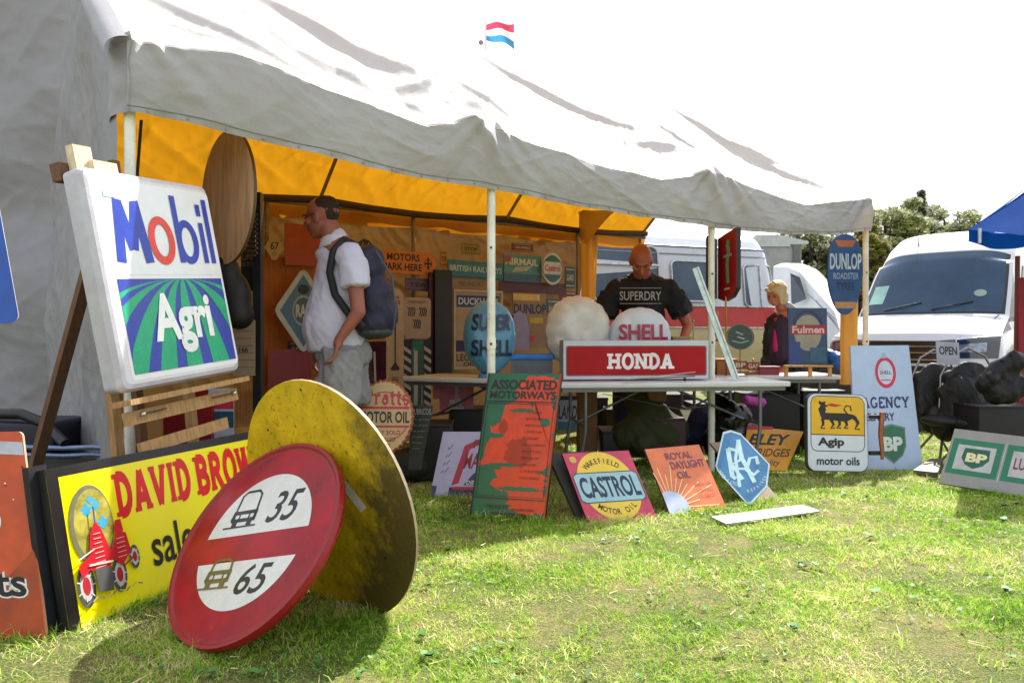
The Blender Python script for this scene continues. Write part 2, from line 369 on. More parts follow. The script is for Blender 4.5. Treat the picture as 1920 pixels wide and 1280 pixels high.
def blade_material(cols, seed):
    m = bpy.data.materials.new('grass_blades'); m.use_nodes = True; n = m.node_tree; L = n.links; n.nodes.remove(n.nodes['Principled BSDF'])
    tc = n.nodes.new('ShaderNodeTexCoord'); a = n.nodes.new('ShaderNodeTexNoise'); a.inputs['Scale'].default_value = 1.2; a.inputs['Detail'].default_value = 5; a.inputs['Roughness'].default_value = .7
    w_ = n.nodes.new('ShaderNodeTexWhiteNoise'); sn = n.nodes.new('ShaderNodeVectorMath'); sn.operation = 'SNAP'; sn.inputs[1].default_value = (.016, .016, 9)
    L.new(tc.outputs['Object'], a.inputs['Vector']); L.new(tc.outputs['Object'], sn.inputs[0]); L.new(sn.outputs[0], w_.inputs['Vector'])
    mr = n.nodes.new('ShaderNodeMath'); mr.operation = 'MULTIPLY_ADD'; mr.inputs[1].default_value = .60; L.new(w_.outputs[0], mr.inputs[0])
    ma = n.nodes.new('ShaderNodeMath'); ma.operation = 'MULTIPLY_ADD'; ma.inputs[1].default_value = 2.0; ma.inputs[2].default_value = -.78; L.new(a.outputs[0], ma.inputs[0]); L.new(ma.outputs[0], mr.inputs[2])
    r = n.nodes.new('ShaderNodeValToRGB'); e = r.color_ramp.elements; e[0].position, e[0].color = 0.0, (*lin(cols[0]), 1); e[1].position, e[1].color = 1, (*lin(cols[-1]), 1)
    for i, c in enumerate(cols[1:-1]): q = e.new((i+1)/(len(cols)-1)); q.color = (*lin(c), 1)
    L.new(mr.outputs[0], r.inputs[0])
    d = n.nodes.new('ShaderNodeBsdfPrincipled'); d.inputs['Roughness'].default_value = .5; d.inputs['Specular IOR Level'].default_value = .35
    t = n.nodes.new('ShaderNodeBsdfTranslucent'); x = n.nodes.new('ShaderNodeMixShader'); x.inputs[0].default_value = .42
    L.new(r.outputs[0], d.inputs['Base Color']); L.new(r.outputs[0], t.inputs[0]); L.new(d.outputs[0], x.inputs[1]); L.new(t.outputs[0], x.inputs[2])
    L.new(x.outputs[0], n.nodes['Material Output'].inputs[0]); return m
def _tl(a, b_): p, q = G(*a), G(*b_); return (p.x, p.y, q.x, q.y)
TUFTS = [_tl((0, 1196), (90, 1194)), _tl((131, 1189), (330, 1104)), _tl((881, 968), (1021, 978)), _tl((1103, 981), (1232, 971)), _tl((1257, 967), (1362, 952)), _tl((1385, 950), (1449, 936)), _tl((1514, 886), (1733, 888)),
         _tl((1760, 909), (1920, 935)), _tl((340, 1215), (420, 1205)), _tl((640, 1160), (740, 1140)), _tl((806, 932), (900, 932)), _tl((905, 950), (935, 948)), _tl((1325, 890), (1345, 889)), _tl((1615, 848), (1635, 847)), _tl((1392, 884), (1474, 885))]
def grass(name, zones, hmax, mat_, label):
    rs = np.random.RandomState(3); X = []; Y = []; H_ = []; W_ = []
    for y0, y1, dens, hs, ws in zones:
        area = .70*(y1*y1-y0*y0); n = int(area*dens); y = np.sqrt(rs.uniform(y0*y0, y1*y1, n)); x = rs.uniform(-.70, .70, n)*y
        cl = np.array([noise.noise(V((a*2.3, b*2.3, 4)))+.5*noise.noise(V((a*9, b*9, 1))) for a, b in zip(x, y)])
        keep = rs.uniform(0, 1, n) < np.clip(.75+cl*1.1, .15, 1); x, y, cl = x[keep], y[keep], cl[keep]; n = len(x)
        X.append(x); Y.append(y); H_.append(hs*hmax*rs.uniform(.35, 1.0, n)*np.clip(1+cl*.8, .5, 1.7)); W_.append(ws*rs.uniform(.7, 1.3, n))
    for x0_, y0_, x1_, y1_ in TUFTS:      # longer uncut tufts against the feet of boards and poles
        n = int(90*max(.25, math.hypot(x1_-x0_, y1_-y0_))*8); f = rs.uniform(0, 1, n)
        X.append(x0_+(x1_-x0_)*f+rs.normal(0, .025, n)); Y.append(y0_+(y1_-y0_)*f+rs.normal(-.012, .03, n)); H_.append(hmax*rs.uniform(.8, 2.0, n)); W_.append(rs.uniform(.0014, .0024, n))
    n = 2600; yy = np.sqrt(rs.uniform(2.2**2, 6.5**2, n)); cxs = rs.uniform(-.66, .66, n)*yy
    for k in range(7): X.append(cxs+rs.normal(0, .016, n)); Y.append(yy+rs.normal(0, .016, n)); H_.append(hmax*rs.uniform(.7, 1.7, n)); W_.append(rs.uniform(.0014, .0026, n))
    x = np.concatenate(X); y = np.concatenate(Y); h = np.concatenate(H_); wd = np.concatenate(W_); n = len(x)
    az = rs.uniform(0, 2*math.pi, n); le = rs.uniform(.1, 1.8, n)*h; h = h*rs.uniform(.35, 1.0, n); la = rs.uniform(0, 2*math.pi, n)
    z = np.full(n, -.008); dx, dy = np.cos(az)*wd, np.sin(az)*wd; lx, ly = np.cos(la)*le, np.sin(la)*le
    v = np.empty((n, 5, 3)); v[:, 0] = np.stack([x-dx, y-dy, z], 1); v[:, 1] = np.stack([x+dx, y+dy, z], 1)
    v[:, 2] = np.stack([x-dx*.8+lx*.35, y-dy*.8+ly*.35, z+h*.6], 1); v[:, 3] = np.stack([x+dx*.8+lx*.35, y+dy*.8+ly*.35, z+h*.6], 1); v[:, 4] = np.stack([x+lx, y+ly, z+h], 1)
    me = bpy.data.meshes.new(name); me.vertices.add(n*5); me.vertices.foreach_set('co', v.ravel())
    b = (np.arange(n)*5)[:, None]; li = np.concatenate([b+[0, 1, 3, 2], b+[2, 3, 4]], 1).ravel()
    me.loops.add(n*7); me.loops.foreach_set('vertex_index', li); me.polygons.add(n*2)
    st = np.stack([np.arange(n)*7, np.arange(n)*7+4], 1).ravel(); me.polygons.foreach_set('loop_start', st)
    me.update(calc_edges=True); me.materials.append(mat_); o = bpy.data.objects.new(name, me); COL.objects.link(o)
    return tag(o, label, 'grass', kind='stuff')
grass('grass', [(2.1, 3.2, 19000, .72, .0015), (3.2, 4.6, 13000, .78, .0019), (4.6, 6.5, 6500, .9, .0027), (6.5, 10, 2200, 1.1, .0042), (10, 14, 450, 1.3, .008)], .036,
      blade_material(['3e6010', '689a1c', '8ebc30', 'b0cf50', 'd4d088', 'ece2bc'], 1), 'short trodden grass with straw patches covering the field')

# clover and plantain leaves scattered through the turf
rs = random.Random(12); vs = []; fs = []
for i in range(1100):
    y = (rs.uniform(2.3**2, 5.6**2))**.5; x = rs.uniform(-.66, .66)*y
    if noise.noise(V((x*1.7, y*1.7, 8))) < -.02: continue
    big_ = rs.random() < .12
    for j in range(3 if not big_ else 5):
        a = j*2.1+rs.uniform(0, 6); r_ = rs.uniform(.006, .010)*(1 if not big_ else 1.7); c = V((x+math.cos(a)*r_*.9, y+math.sin(a)*r_*.9, rs.uniform(.008, .022))); k = len(vs)
        for q in range(6): b_ = q*math.pi/3; vs.append(c+V((math.cos(b_)*r_, math.sin(b_)*r_*.9, math.cos(b_-a)*r_*.4)))
        fs.append(tuple(range(k, k+6)))
MB().add(vs, fs, mt('44742a', .6, var=.35, scale=6)).build('clover', label='clover and weed leaves scattered through the trodden grass', cat='clover', kind='stuff')
rs = random.Random(15); vs = []; fs = []
for i in range(800):     # dead stalks lying flat
    y = (rs.uniform(2.3**2, 6.5**2))**.5; x = rs.uniform(-.66, .66)*y; a = rs.uniform(0, 6.28); l = rs.uniform(.02, .075); z = rs.uniform(.008, .026); d = V((math.cos(a)*l, math.sin(a)*l, rs.uniform(-.006, .012))); p = V((x, y, z)); u_ = V((-math.sin(a), math.cos(a), .6))*.0011*(1+y*.12); k = len(vs)
    vs += [p-u_, p+u_, p+d+u_*.4, p+d-u_*.4]; fs.append((k, k+1, k+2, k+3))
MB().add(vs, fs, mt('c8b888', .7, var=.35, scale=6)).build('dry_stalks', label='dry straw coloured stalks lying flat on the grass', cat='straw', kind='stuff')

# ---------------------------------------------------------------- marquee
P1 = V((-.138, 5.17, 0)); U = V((1.741, 1.24, 0)); UV = U.normalized(); VV = V((-.58, .814, 0)); NO = -VV
def base(t, d=0.0): return P1+U*(t-1)+VV*d
def t_of(px, d=0.0):
    k = (px-CX)/F; q = P1-U+VV*d; return (k*q.y-q.x)/(U.x-k*U.y)
def z_of(px, py, d=0.0):
    t = t_of(px, d); return t, CH+(HY-py)/F*base(t, d).y
TOP = [z_of(*q) for q in ((236, 80), (330, 88), (430, 104), (520, 132), (600, 168), (700, 203), (790, 238), (840, 232), (872, 222), (905, 232), (950, 252), (1000, 272), (1080, 298), (1150, 318), (1230, 336), (1285, 330), (1312, 318), (1345, 330), (1400, 352), (1500, 384), (1560, 378), (1608, 372))]
BOT = [z_of(*q) for q in ((240, 216), (400, 246), (560, 288), (780, 338), (920, 358), (1085, 391), (1335, 429), (1420, 437), (1480, 441), (1560, 441), (1615, 434))]
ZR, DR, ZB, DB = 3.5, 1.5, 2.36, 3.0
def fabric(name, out, inn_, tr=.3, trc='d98a18', bs=55, rough=.5, bump=.22, spec=.4):
    m = bpy.data.materials.new(name); m.use_nodes = True; n = m.node_tree; L = n.links; n.nodes.remove(n.nodes['Principled BSDF'])
    tc = n.nodes.new('ShaderNodeTexCoord'); ge = n.nodes.new('ShaderNodeNewGeometry'); mx = n.nodes.new('ShaderNodeMixRGB')
    mx.inputs[1].default_value = (*lin(out), 1); mx.inputs[2].default_value = (*lin(inn_), 1); L.new(ge.outputs['Backfacing'], mx.inputs[0])
    no = n.nodes.new('ShaderNodeTexNoise'); no.inputs['Scale'].default_value = 1.6; no.inputs['Detail'].default_value = 7; no.inputs['Roughness'].default_value = .62; L.new(tc.outputs['Object'], no.inputs['Vector'])
    cr = n.nodes.new('ShaderNodeMapRange'); cr.inputs[1].default_value = .3; cr.inputs[2].default_value = .7; cr.inputs[3].default_value = .86; cr.inputs[4].default_value = 1.04; L.new(no.outputs[0], cr.inputs[0])
    ml = n.nodes.new('ShaderNodeVectorMath'); ml.operation = 'SCALE'; L.new(mx.outputs[0], ml.inputs[0]); L.new(cr.outputs[0], ml.inputs['Scale'])
    d = n.nodes.new('ShaderNodeBsdfPrincipled'); d.inputs['Roughness'].default_value = rough; d.inputs['Specular IOR Level'].default_value = spec; L.new(ml.outputs[0], d.inputs['Base Color'])
    t = n.nodes.new('ShaderNodeBsdfTranslucent'); t.inputs[0].default_value = (*lin(trc), 1); x = n.nodes.new('ShaderNodeMixShader'); x.inputs[0].default_value = tr
    bn = n.nodes.new('ShaderNodeTexNoise'); bn.inputs['Scale'].default_value = bs; bn.inputs['Detail'].default_value = 8; bn.inputs['Roughness'].default_value = .6; L.new(tc.outputs['Object'], bn.inputs['Vector'])
    b1 = n.nodes.new('ShaderNodeBump'); b1.inputs['Strength'].default_value = bump; b1.inputs['Distance'].default_value = .015; L.new(bn.outputs[0], b1.inputs['Height'])
    L.new(b1.outputs[0], d.inputs['Normal']); L.new(d.outputs[0], x.inputs[1]); L.new(t.outputs[0], x.inputs[2]); L.new(x.outputs[0], n.nodes['Material Output'].inputs[0]); return m
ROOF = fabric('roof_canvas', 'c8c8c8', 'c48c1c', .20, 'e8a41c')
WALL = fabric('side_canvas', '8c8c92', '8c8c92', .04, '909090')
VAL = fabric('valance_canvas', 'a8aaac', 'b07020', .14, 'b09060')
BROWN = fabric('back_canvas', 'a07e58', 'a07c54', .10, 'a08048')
def crumple(a, b_, sd=0):
    """sharp tent-sheet creases at three scales and directions, 0..1 ish"""
    h = 0
    for i, (k, w_, an) in enumerate(((2.2, 1.0, .5), (3.7, .6, -.7), (6.5, .38, .2), (11, .2, 1.1))):
        c, s_ = math.cos(an), math.sin(an); x, y = a*c+b_*s_, -a*s_+b_*c
        h += w_*max(0, 1-abs(noise.noise(V((x*k*.55, y*k*1.5, sd+i*7))))*4.5)**1.6
    return h
def ridged(p):
    a = abs(noise.noise(p)); return 1-2*a
def crease(t, s, hgt=.0):
    """wrinkles of the roof sheet: long diagonal pulls plus fine crumple"""
    p = V((t*2.2+s*1.4, s*.8-t*.5, 0)); f = .018*ridged(p)+.010*noise.noise(V((t*9+s*5, s*3, 2)))+.004*noise.noise(V((t*26, s*9, 5)))
    return f
mq = empty('marquee', base(1.5, 1.5), 'long grey canvas marquee with white poles and a yellow lining over the sign stall', 'marquee')
FOLDS = [((.13, .54), (.50, .02), .055), ((.42, 1.0), (.88, .50), .065), ((.10, .30), (.30, .10), .03), ((.30, .95), (.62, .30), .02), ((.55, .42), (.80, .12), .03), ((1.03, .45), (1.22, .16), .05), ((1.25, 1.0), (1.85, .45), .05),
         ((1.30, .35), (1.62, .10), .035), ((2.02, .50), (2.2, .1), .05), ((2.35, .9), (2.75, .35), .05), ((2.6, .5), (2.85, .1), .04), ((.65, .30), (.98, .22), .05), ((.80, .16), (.97, .30), .04), ((1.78, .30), (1.97, .2), .04)]
def folds(t, v):
    h = 0
    for (a, b_), (c, d), A in FOLDS:
        ax, ay, cx_, cy_ = a*2.14, b_*1.8, c*2.14, d*1.8; x, y = t*2.14, v*1.8; dx, dy = cx_-ax, cy_-ay; L2 = dx*dx+dy*dy; k = ((x-ax)*dx+(y-ay)*dy)/L2
        if k < -.15 or k > 1.15: continue
        s_ = ((x-ax)*(-dy)+(y-ay)*dx)/L2**.5; s_ = -s_ if dx < 0 else s_; s_ += .03*math.sin(k*5+a*9); e_ = math.sin(math.pi*min(1, max(0, (k+.15)/1.3)))**.6
        h += A*e_*(math.exp(-(s_/.05)**2) if s_ < 0 else math.exp(-(s_/.17)**2))
    return h
def vz(t, k):     # k 0 top .. 1 bottom
    return interp(TOP, t)*(1-k)+interp(BOT, t)*k
def gather(t, k):    # pleats fanning down from where each pole lifts the sheet
    h = 0
    for tc_ in (.0, 1.0, 2.0, 3.0):
        d = (t-tc_)/(.05+.16*k)
        if abs(d) < 2.2: h += .016*math.exp(-d*d*.6)*math.cos(d*7+tc_*2)*(1-.65*k)
    return h
def val_fn(u, v):
    t = -.012+3.03*u; k = v; p = base(t); z = vz(t, k)
    o = .05+.02*math.sin(math.pi*k)+.03*noise.noise(V((t*3.1, k*.8, 7)))+.007*crumple(t*1.5, k*.35, 3)+.010*ridged(V((t*2.5-k*.8, k*.5, 5)))+gather(t, k)+.004*noise.noise(V((t*22, k*7, 1)))+.012*max(0, k-.9)*10*math.sin(t*40+3*math.sin(t*11))*.5
    for tc_ in (1.0, 2.0): o += .05*math.exp(-((t-tc_+.03-(k-.3)*.16)/.035)**2)*(1-k)
    if k < .05: o -= .012*(1-k/.05)
    if .90 < k < .915: o -= .006
    z += .012*noise.noise(V((t*6, k*3, 9)))
    return p+NO*o+V((0, 0, z))
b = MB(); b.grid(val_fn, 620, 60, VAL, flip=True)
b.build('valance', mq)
b = MB()
for k in range(34):
    u_ = .015+.97*k/33; q = val_fn(u_, .955); b.tube([q-NO*.004, q+NO*.006], .007, mt('8a8a86', .4, .3), 10)
b.build('eyelets', mq); b = MB(); pts = [val_fn(i/300, .915)+NO*.002 for i in range(301)]; b.tube(pts, .0025, mt('7c7c78', .7), 4, False); b.build('hem_stitching', mq)
def roof_fn(u, v):
    t = -.012+3.03*u; d = DR*v; z0 = interp(TOP, t); p = base(t, d-.02); z = z0*(1-v)+(ZR+.04)*v
    fr = (t*1.0) % 1; sag = math.sin(math.pi*min(max(fr, 0), 1)); z -= .10*sag*math.sin(math.pi*min(1, v*1.05))*(1-.3*v)
    for tc_ in (1.0, 2.0): z += .09*math.exp(-((t-tc_)/.05)**2)*math.exp(-((v-.06)/.16)**2)
    z += (.010*crumple(t*1.6, v*1.3, 9)*(1.2-v)+.02*noise.noise(V((t*3, v*2, 1)))+1.35*folds(t, v))*math.sin(math.pi*min(1, v*.96+.04))**.5+.012*ridged(V((t*1.3-v*3.2, v*1.1, 11)))
    q = p+V((0, 0, z)); k = min(1, v/.07); k = k*k*(3-2*k); e = val_fn(u, .0)+NO*.012+V((0, 0, -.012))
    return e.lerp(q, k)
b = MB(); b.grid(roof_fn, 620, 170, ROOF, flip=False); b.build('front_roof_sheet', mq)
def back_fn(u, v):
    t = -.012+3.03*u; d = DR+(DB-DR)*v; z = (ZR+.04)*(1-v)+ZB*v; z -= .07*abs(math.sin(math.pi*t))*math.sin(math.pi*v)
    z += (crease(t+4, v)*2+.05*crumple(t*2.1, v*1.8, 61))*math.sin(math.pi*v)**.5
    return base(t, d)+V((0, 0, z))
b = MB(); b.grid(back_fn, 300, 60, ROOF, flip=False); b.build('back_roof_sheet', mq)
def bval(u, v):
    t = -.012+3.03*u; z = ZB-.17*v-.03*v*abs(math.sin(math.pi*t*2)); return base(t, DB-.06)+VV*(.012*noise.noise(V((t*7, v, 3))))+V((0, 0, z))
b = MB(); b.grid(bval, 120, 4, fabric('back_valance', 'b4b4b4', 'c88418', .4, 'e09018')); b.build('back_valance', mq)
def rake(d): 
    z0 = interp(TOP, 0); return z0+(ZR+.04-z0)*d/DR if d < DR else (ZR+.04)+(ZB-ZR-.04)*(d-DR)/(DB-DR)
def gab_fn(u, v):
    d = DB*u; z = rake(d)*v-.01*(1-v); o = .06*noise.noise(V((d*1.6, z*1.2, 1)))+.02*ridged(V((d*1.3+z*.9, z*.5-d*.5, 4)))+.007*crumple(d*.6, z*.5, 21)+.005*crumple(z*.4+d*.5, d*.4-z*.3, 31)+.006*noise.noise(V((d*14, z*9, 2)))
    o *= min(1, v*6, (1-v)*9+.15)*min(1, u*9+.2)
    return base(-.012, d)-UV*(.02+o)+V((0, 0, z))
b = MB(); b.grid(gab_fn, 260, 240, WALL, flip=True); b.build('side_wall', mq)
# corner fold where roof sheet wraps down over the side wall
def wrap_fn(u, v):
    a = roof_fn(0, u)+V((0, 0, .012))+(NO*.03-UV*0)*(1-u); c = base(-.012, DR*u-.14*(1-u))-UV*(.09+.012*noise.noise(V((u*7, v*2, 6))))+V((0, 0, rake(DR*u)-.17+.06*u)); q = a.lerp(c, v)
    return q-UV*.05*math.sin(math.pi*v)**.7+V((0, 0, .03*math.sin(math.pi*v)))
b = MB(); b.grid(wrap_fn, 40, 8, fabric('flap_canvas', '9a9aa0', '9a9aa0', .05, '909090'), flip=True); b.build('rake_flap', mq)
def cf_fn(u, v):
    a = val_fn(.002, v)+NO*.006; c = base(-.012, .12)-UV*.05; c.z = a.z-.02; a = a+V((0, 0, .035*(1-v)**6)); q = a.lerp(c, u); return q-UV*(.03*math.sin(math.pi*u)+.015*noise.noise(V((u*3, v*4, 2))))
b = MB(); b.grid(cf_fn, 10, 20, fabric('flap_canvas', '9a9aa0', '9a9aa0', .05, '909090'), flip=True); b.build('corner_flap', mq)
# back wall, only behind the first bay and a half
TB = t_of(1088, DB)
def bw_fn(u, v):
    t = -.01+(TB+.01)*u; z = (ZB-.06)*v; o = .04*noise.noise(V((t*3, z*.6, 5)))+.025*crumple(t*2, z*.7, 71); return base(t, DB-.03)+VV*o+V((0, 0, z))
b = MB(); b.grid(bw_fn, 200, 110, BROWN, flip=True); b.build('back_wall', mq)
# gable flap at the far right end, blown outwards
fl_i = [(1363, 212, 8.78), (1400, 236, 8.62), (1445, 268, 8.45), (1500, 322, 8.1), (1548, 366, 7.8), (1590, 376, 7.68)]
fl_o = [(1366, 213, 8.9), (1402, 232, 8.9), (1448, 252, 8.85), (1530, 306, 8.6), (1588, 340, 8.3), (1607, 370, 7.9)]
def fl_fn(u, v):
    x = u*5; i = min(int(x), 4); f = x-i; a = V(fl_i[i])*(1-f)+V(fl_i[i+1])*f; c = V(fl_o[i])*(1-f)+V(fl_o[i+1])*f; q = a*(1-v)+c*v
    return P(*q)+V((.04, .03, 0))*math.sin(math.pi*v)*noise.noise(V((u*4, v*2, 3)))
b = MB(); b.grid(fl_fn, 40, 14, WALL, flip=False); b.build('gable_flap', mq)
POLE = mt('dcdcd0', .45, var=.22, scale=5, wear=.22, wc='8f8a78')
for t in (0, 1, 2, 3):
    px_ = [243, 921, 1334, 1623][t]; tt = t_of(px_); q = base(tt); zt = vz(tt, .8); b = MB()
    b.tube([q-V((0, 0, .02)), q+V((0, 0, zt))], .027, POLE, 14); b.tube([q+V((0, 0, 1.0)), q+V((0, 0, 1.07))], .031, POLE, 14)
    b.ell(q+V((.0, -.03, 1.03)), .009, mt('555550', .4, .8)); b.ell(q+V((.0, -.03, zt-.45)), .008, mt('555550', .4, .8)); b.build('pole', mq)
RUST = mt('8c7a5c', .6, var=.4, wear=.3, wc='5a4630')
for px_ in (110, 500, 775, 1083, 1200):
    tt = t_of(px_, DB-.09); q = base(tt, DB-.09); MB().tube([q, q+V((0, 0, ZB-.03))], .02, RUST, 10).build('rear_pole', mq)
for d_, z_, dark in ((DB-.1, ZB-.02, 0), (DB-.13, ZB+.03, 1), (.03, 2.28, 0)):
    def zz(t): return (z_ if d_ > 1 else vz(t, .55))-(.05*abs(math.sin(math.pi*t)) if dark else 0)
    pts = [base(k/12*3, d_)+V((0, 0, zz(k/12*3)-.03)) for k in range(13)]
    MB().tube(pts, .02 if not dark else .035, mt('4a382c', .8) if dark else RUST, 8).build('roof_strap' if dark else 'rail', mq)
for t in (0.03, 1, 2, 2.97):
    q0, q1, q2 = base(t, .03)+V((0, 0, interp(TOP, t)-.06)), base(t, DR)+V((0, 0, ZR-.0)), base(t, DB-.08)+V((0, 0, ZB-.04))
    MB().tube([q0, q1, q2], .018, mt('a88448', .6), 8).build('rafter', mq)
b = MB(); b.tube([P(265, 225, 4.05), P(258, 320, 4.1), P(256, 420, 4.15)], .008, mt('2a2418', .8)); b.build('strap', mq)
CUR = fabric('curtain_canvas', 'd0a050', 'd89a3a', .3, 'f0c868')
def curtain(name, c, wd, z0, z1, seed, m=CUR, pinch=.5):
    b = MB()
    def fn(u, v):
        z = z0+(z1-z0)*v; k = 1-pinch*math.sin(math.pi*(1-v)*.9)*.8; a = u*2*math.pi
        r = wd/2*k*(1+.22*math.sin(a*5+seed)+.1*noise.noise(V((a, z*3, seed))))
        return V(c)+V((math.cos(a)*r, math.sin(a)*r*.6, z))
    b.grid(fn, 60, 24, m); return b.build(name, mq)
q = base(t_of(1601), .05); curtain('curtain', (q.x, q.y, 0), .15, .62, 2.0, 1, pinch=.1)
q = base(t_of(1098, DB), DB-.05); curtain('curtain', (q.x, q.y, 0), .20, .3, 2.3, 3, pinch=.4)
def drape(u, v):
    a = P(1086, 392+50*v, 9.3)*(1-u)+P(1155-55*v**.8, 396+62*v, 8.7)*u; return a+V((0, .06, 0))*math.sin(u*5+v)
b = MB(); b.grid(drape, 16, 12, BROWN); b.build('drape', mq)

# neighbouring marquee beyond the left end
nm = empty('marquee', (-6, 8, 0), 'second grey marquee wall closing the view behind the left end of the stall', 'marquee')
A_, B_ = V((-2.75, 7.35, 0)), V((-9.5, 8.6, 0))
def nw_fn(u, v):
    p = A_.lerp(B_, u); z = (4.7+1.1*u)*v; o = .14*noise.noise(V((u*7, z*1.1, 1)))+.05*ridged(V((u*5+z*.8, z*.6, 4)))+.014*crumple(u*2.2, z*.35, 41)+.008*crumple(z*.3+u*2, u*1.5-z*.25, 51); return p+V((0, -1, 0))*o+V((0, 0, z))
b = MB(); b.grid(nw_fn, 300, 220, WALL, flip=True); b.build('gable_wall', nm)
def nr_fn(u, v): p = A_.lerp(B_, u)+V((.9, 5, 0))*v; return p+V((0, 0, 4.72+1.1*u-.1*math.sin(3*v)))
b = MB(); b.grid(nr_fn, 20, 8, ROOF); b.build('roof_sheet', nm)

# ---------------------------------------------------------------- trees
LEAF = {}
def leafmat(h):
    if h in LEAF: return LEAF[h]
    m = bpy.data.materials.new('leaf'); m.use_nodes = True; n = m.node_tree; L = n.links; p = n.nodes['Principled BSDF']; p.inputs['Roughness'].default_value = .6
    oi = n.nodes.new('ShaderNodeTexCoord'); no = n.nodes.new('ShaderNodeTexNoise'); no.inputs['Scale'].default_value = .9; no.inputs['Detail'].default_value = 6; L.new(oi.outputs['Object'], no.inputs['Vector'])
    c = lin(h); r = n.nodes.new('ShaderNodeValToRGB'); r.color_ramp.elements[0].position = .35; r.color_ramp.elements[1].position = .65
    r.color_ramp.elements[0].color = (*[x*.55 for x in c], 1); r.color_ramp.elements[1].color = (c[0]*1.5, c[1]*1.35, c[2]*1.1, 1); L.new(no.outputs[0], r.inputs[0]); L.new(r.outputs[0], p.inputs['Base Color'])
    t = n.nodes.new('ShaderNodeBsdfTranslucent'); L.new(r.outputs[0], t.inputs[0]); x = n.nodes.new('ShaderNodeMixShader'); x.inputs[0].default_value = .3
    L.new(p.outputs[0], x.inputs[1]); L.new(t.outputs[0], x.inputs[2]); L.new(x.outputs[0], n.nodes['Material Output'].inputs[0]); LEAF[h] = m; return m
BARK = mt('4a3d30', .9, var=.4, bump=.6)
def tree(px, pyt, Z, wd, label, col, kind='broad', seed=0, n=2600, name='tree', low=.15):
    rs = random.Random(seed); top = CH+(HY-pyt)/F*Z; x = (px-CX)/F*Z; W_ = wd/F*Z/2
    e = empty(name, (x, Z, 0), label, 'tree', 'trees on the skyline behind the vans'); t = MB()
    t.tube([(x, Z, 0), (x+.1, Z, top*.45), (x-.05, Z, top*.9)], [top*.03, top*.02, top*.006], BARK, 8); cl = []
    if kind == 'conifer':
        for k in range(26):
            f = k/26; z = top*(low+(1-low)*f); r = W_*(1-f)**.8*rs.uniform(.7, 1.1); a = rs.uniform(0, 6.28)
            for j in range(4):
                a += 1.6; q = V((x+math.cos(a)*r*.6, Z+math.sin(a)*r*.6, z)); cl.append((q, (r*.45+.12, r*.45+.12, top*.018)))
                if j < 2: t.tube([(x, Z, z), q], [.05, .02], BARK, 5)
    else:
        for k in range(80):
            a = rs.uniform(0, 6.28); el = rs.uniform(-1, 1); rr = rs.uniform(.35, 1)**.5
            q = V((x+math.cos(a)*W_*rr*math.sqrt(max(0, 1-el*el*.75)), Z+math.sin(a)*W_*rr*.8, top*(.60+.36*el*rr))); s_ = W_*rs.uniform(.18, .38)
            cl.append((q, (s_, s_, s_*.62)))
            if k < 12: t.tube([(x, Z, top*rs.uniform(.3, .55)), V((x, Z, top*.55)).lerp(q, .5), q], [top*.012, top*.008, top*.003], BARK, 5)
    t.build('trunk', e); c = MB(); m = leafmat(col); vs = []; fs = []; per = n//len(cl); sz = .26*Z/45
    for q, r in cl:
        for i in range(per):
            d = V((rs.gauss(0, 1), rs.gauss(0, 1), rs.gauss(0, 1))).normalized()*rs.uniform(.5, 1.05); p = q+V((d.x*r[0], d.y*r[1], d.z*r[2]))
            u = V((rs.gauss(0, 1), rs.gauss(0, 1), rs.gauss(0, .6))).normalized()*sz*rs.uniform(.4, 1); v = u.orthogonal().normalized()*sz*rs.uniform(.25, .6); k = len(vs)
            vs += [p-u, p+v, p+u, p-v]; fs.append((k, k+1, k+2, k+3))
    c.add(vs, fs, m); c.build('crown', e)
tree(1660, 366, 48, 150, 'broad round tree just right of the marquee corner', '8c9868', seed=1, n=15600)  # leaf colours of these trees lightened to stand in for distance haze
tree(1728, 352, 52, 50, 'narrow pointed conifer rising above the skyline behind the white van', '72806a', 'conifer', 2, 4200, low=.1)
tree(1706, 374, 54, 140, 'spreading dark tree between the round tree and the conifer', '7e8a64', seed=3, n=13800)
tree(1772, 384, 50, 120, 'low bushy tree just right of the pointed conifer', '88946e', seed=4, n=12600)
tree(1826, 396, 50, 120, 'low tree partly behind the tip of the blue canopy', '949c72', seed=5, n=11400)
tree(1632, 400, 38, 60, 'sunlit yellowish tree close beside the marquee corner pole', '7a7c3a', seed=6, n=9000)
tree(1520, 430, 46, 150, 'dark tree seen under the marquee edge left of the blue oval sign', '6c7656', seed=8, n=13800)
tree(1880, 420, 50, 110, 'dense tree behind the blue canopy', '7e8a66', seed=9, n=2600)
# ================================================================ SIGNS ON THE GROUND AND EASEL
WH, BLK, NAVY = mt('dcdcdc', .4, var=.08, wear=.06, wc='a09070'), mt('181818', .5), mt('1c2a58', .4)
RED, YEL = mt('b01024', .35, wear=.08, wc='6a1010'), mt('f2dc00', .35, var=.05)
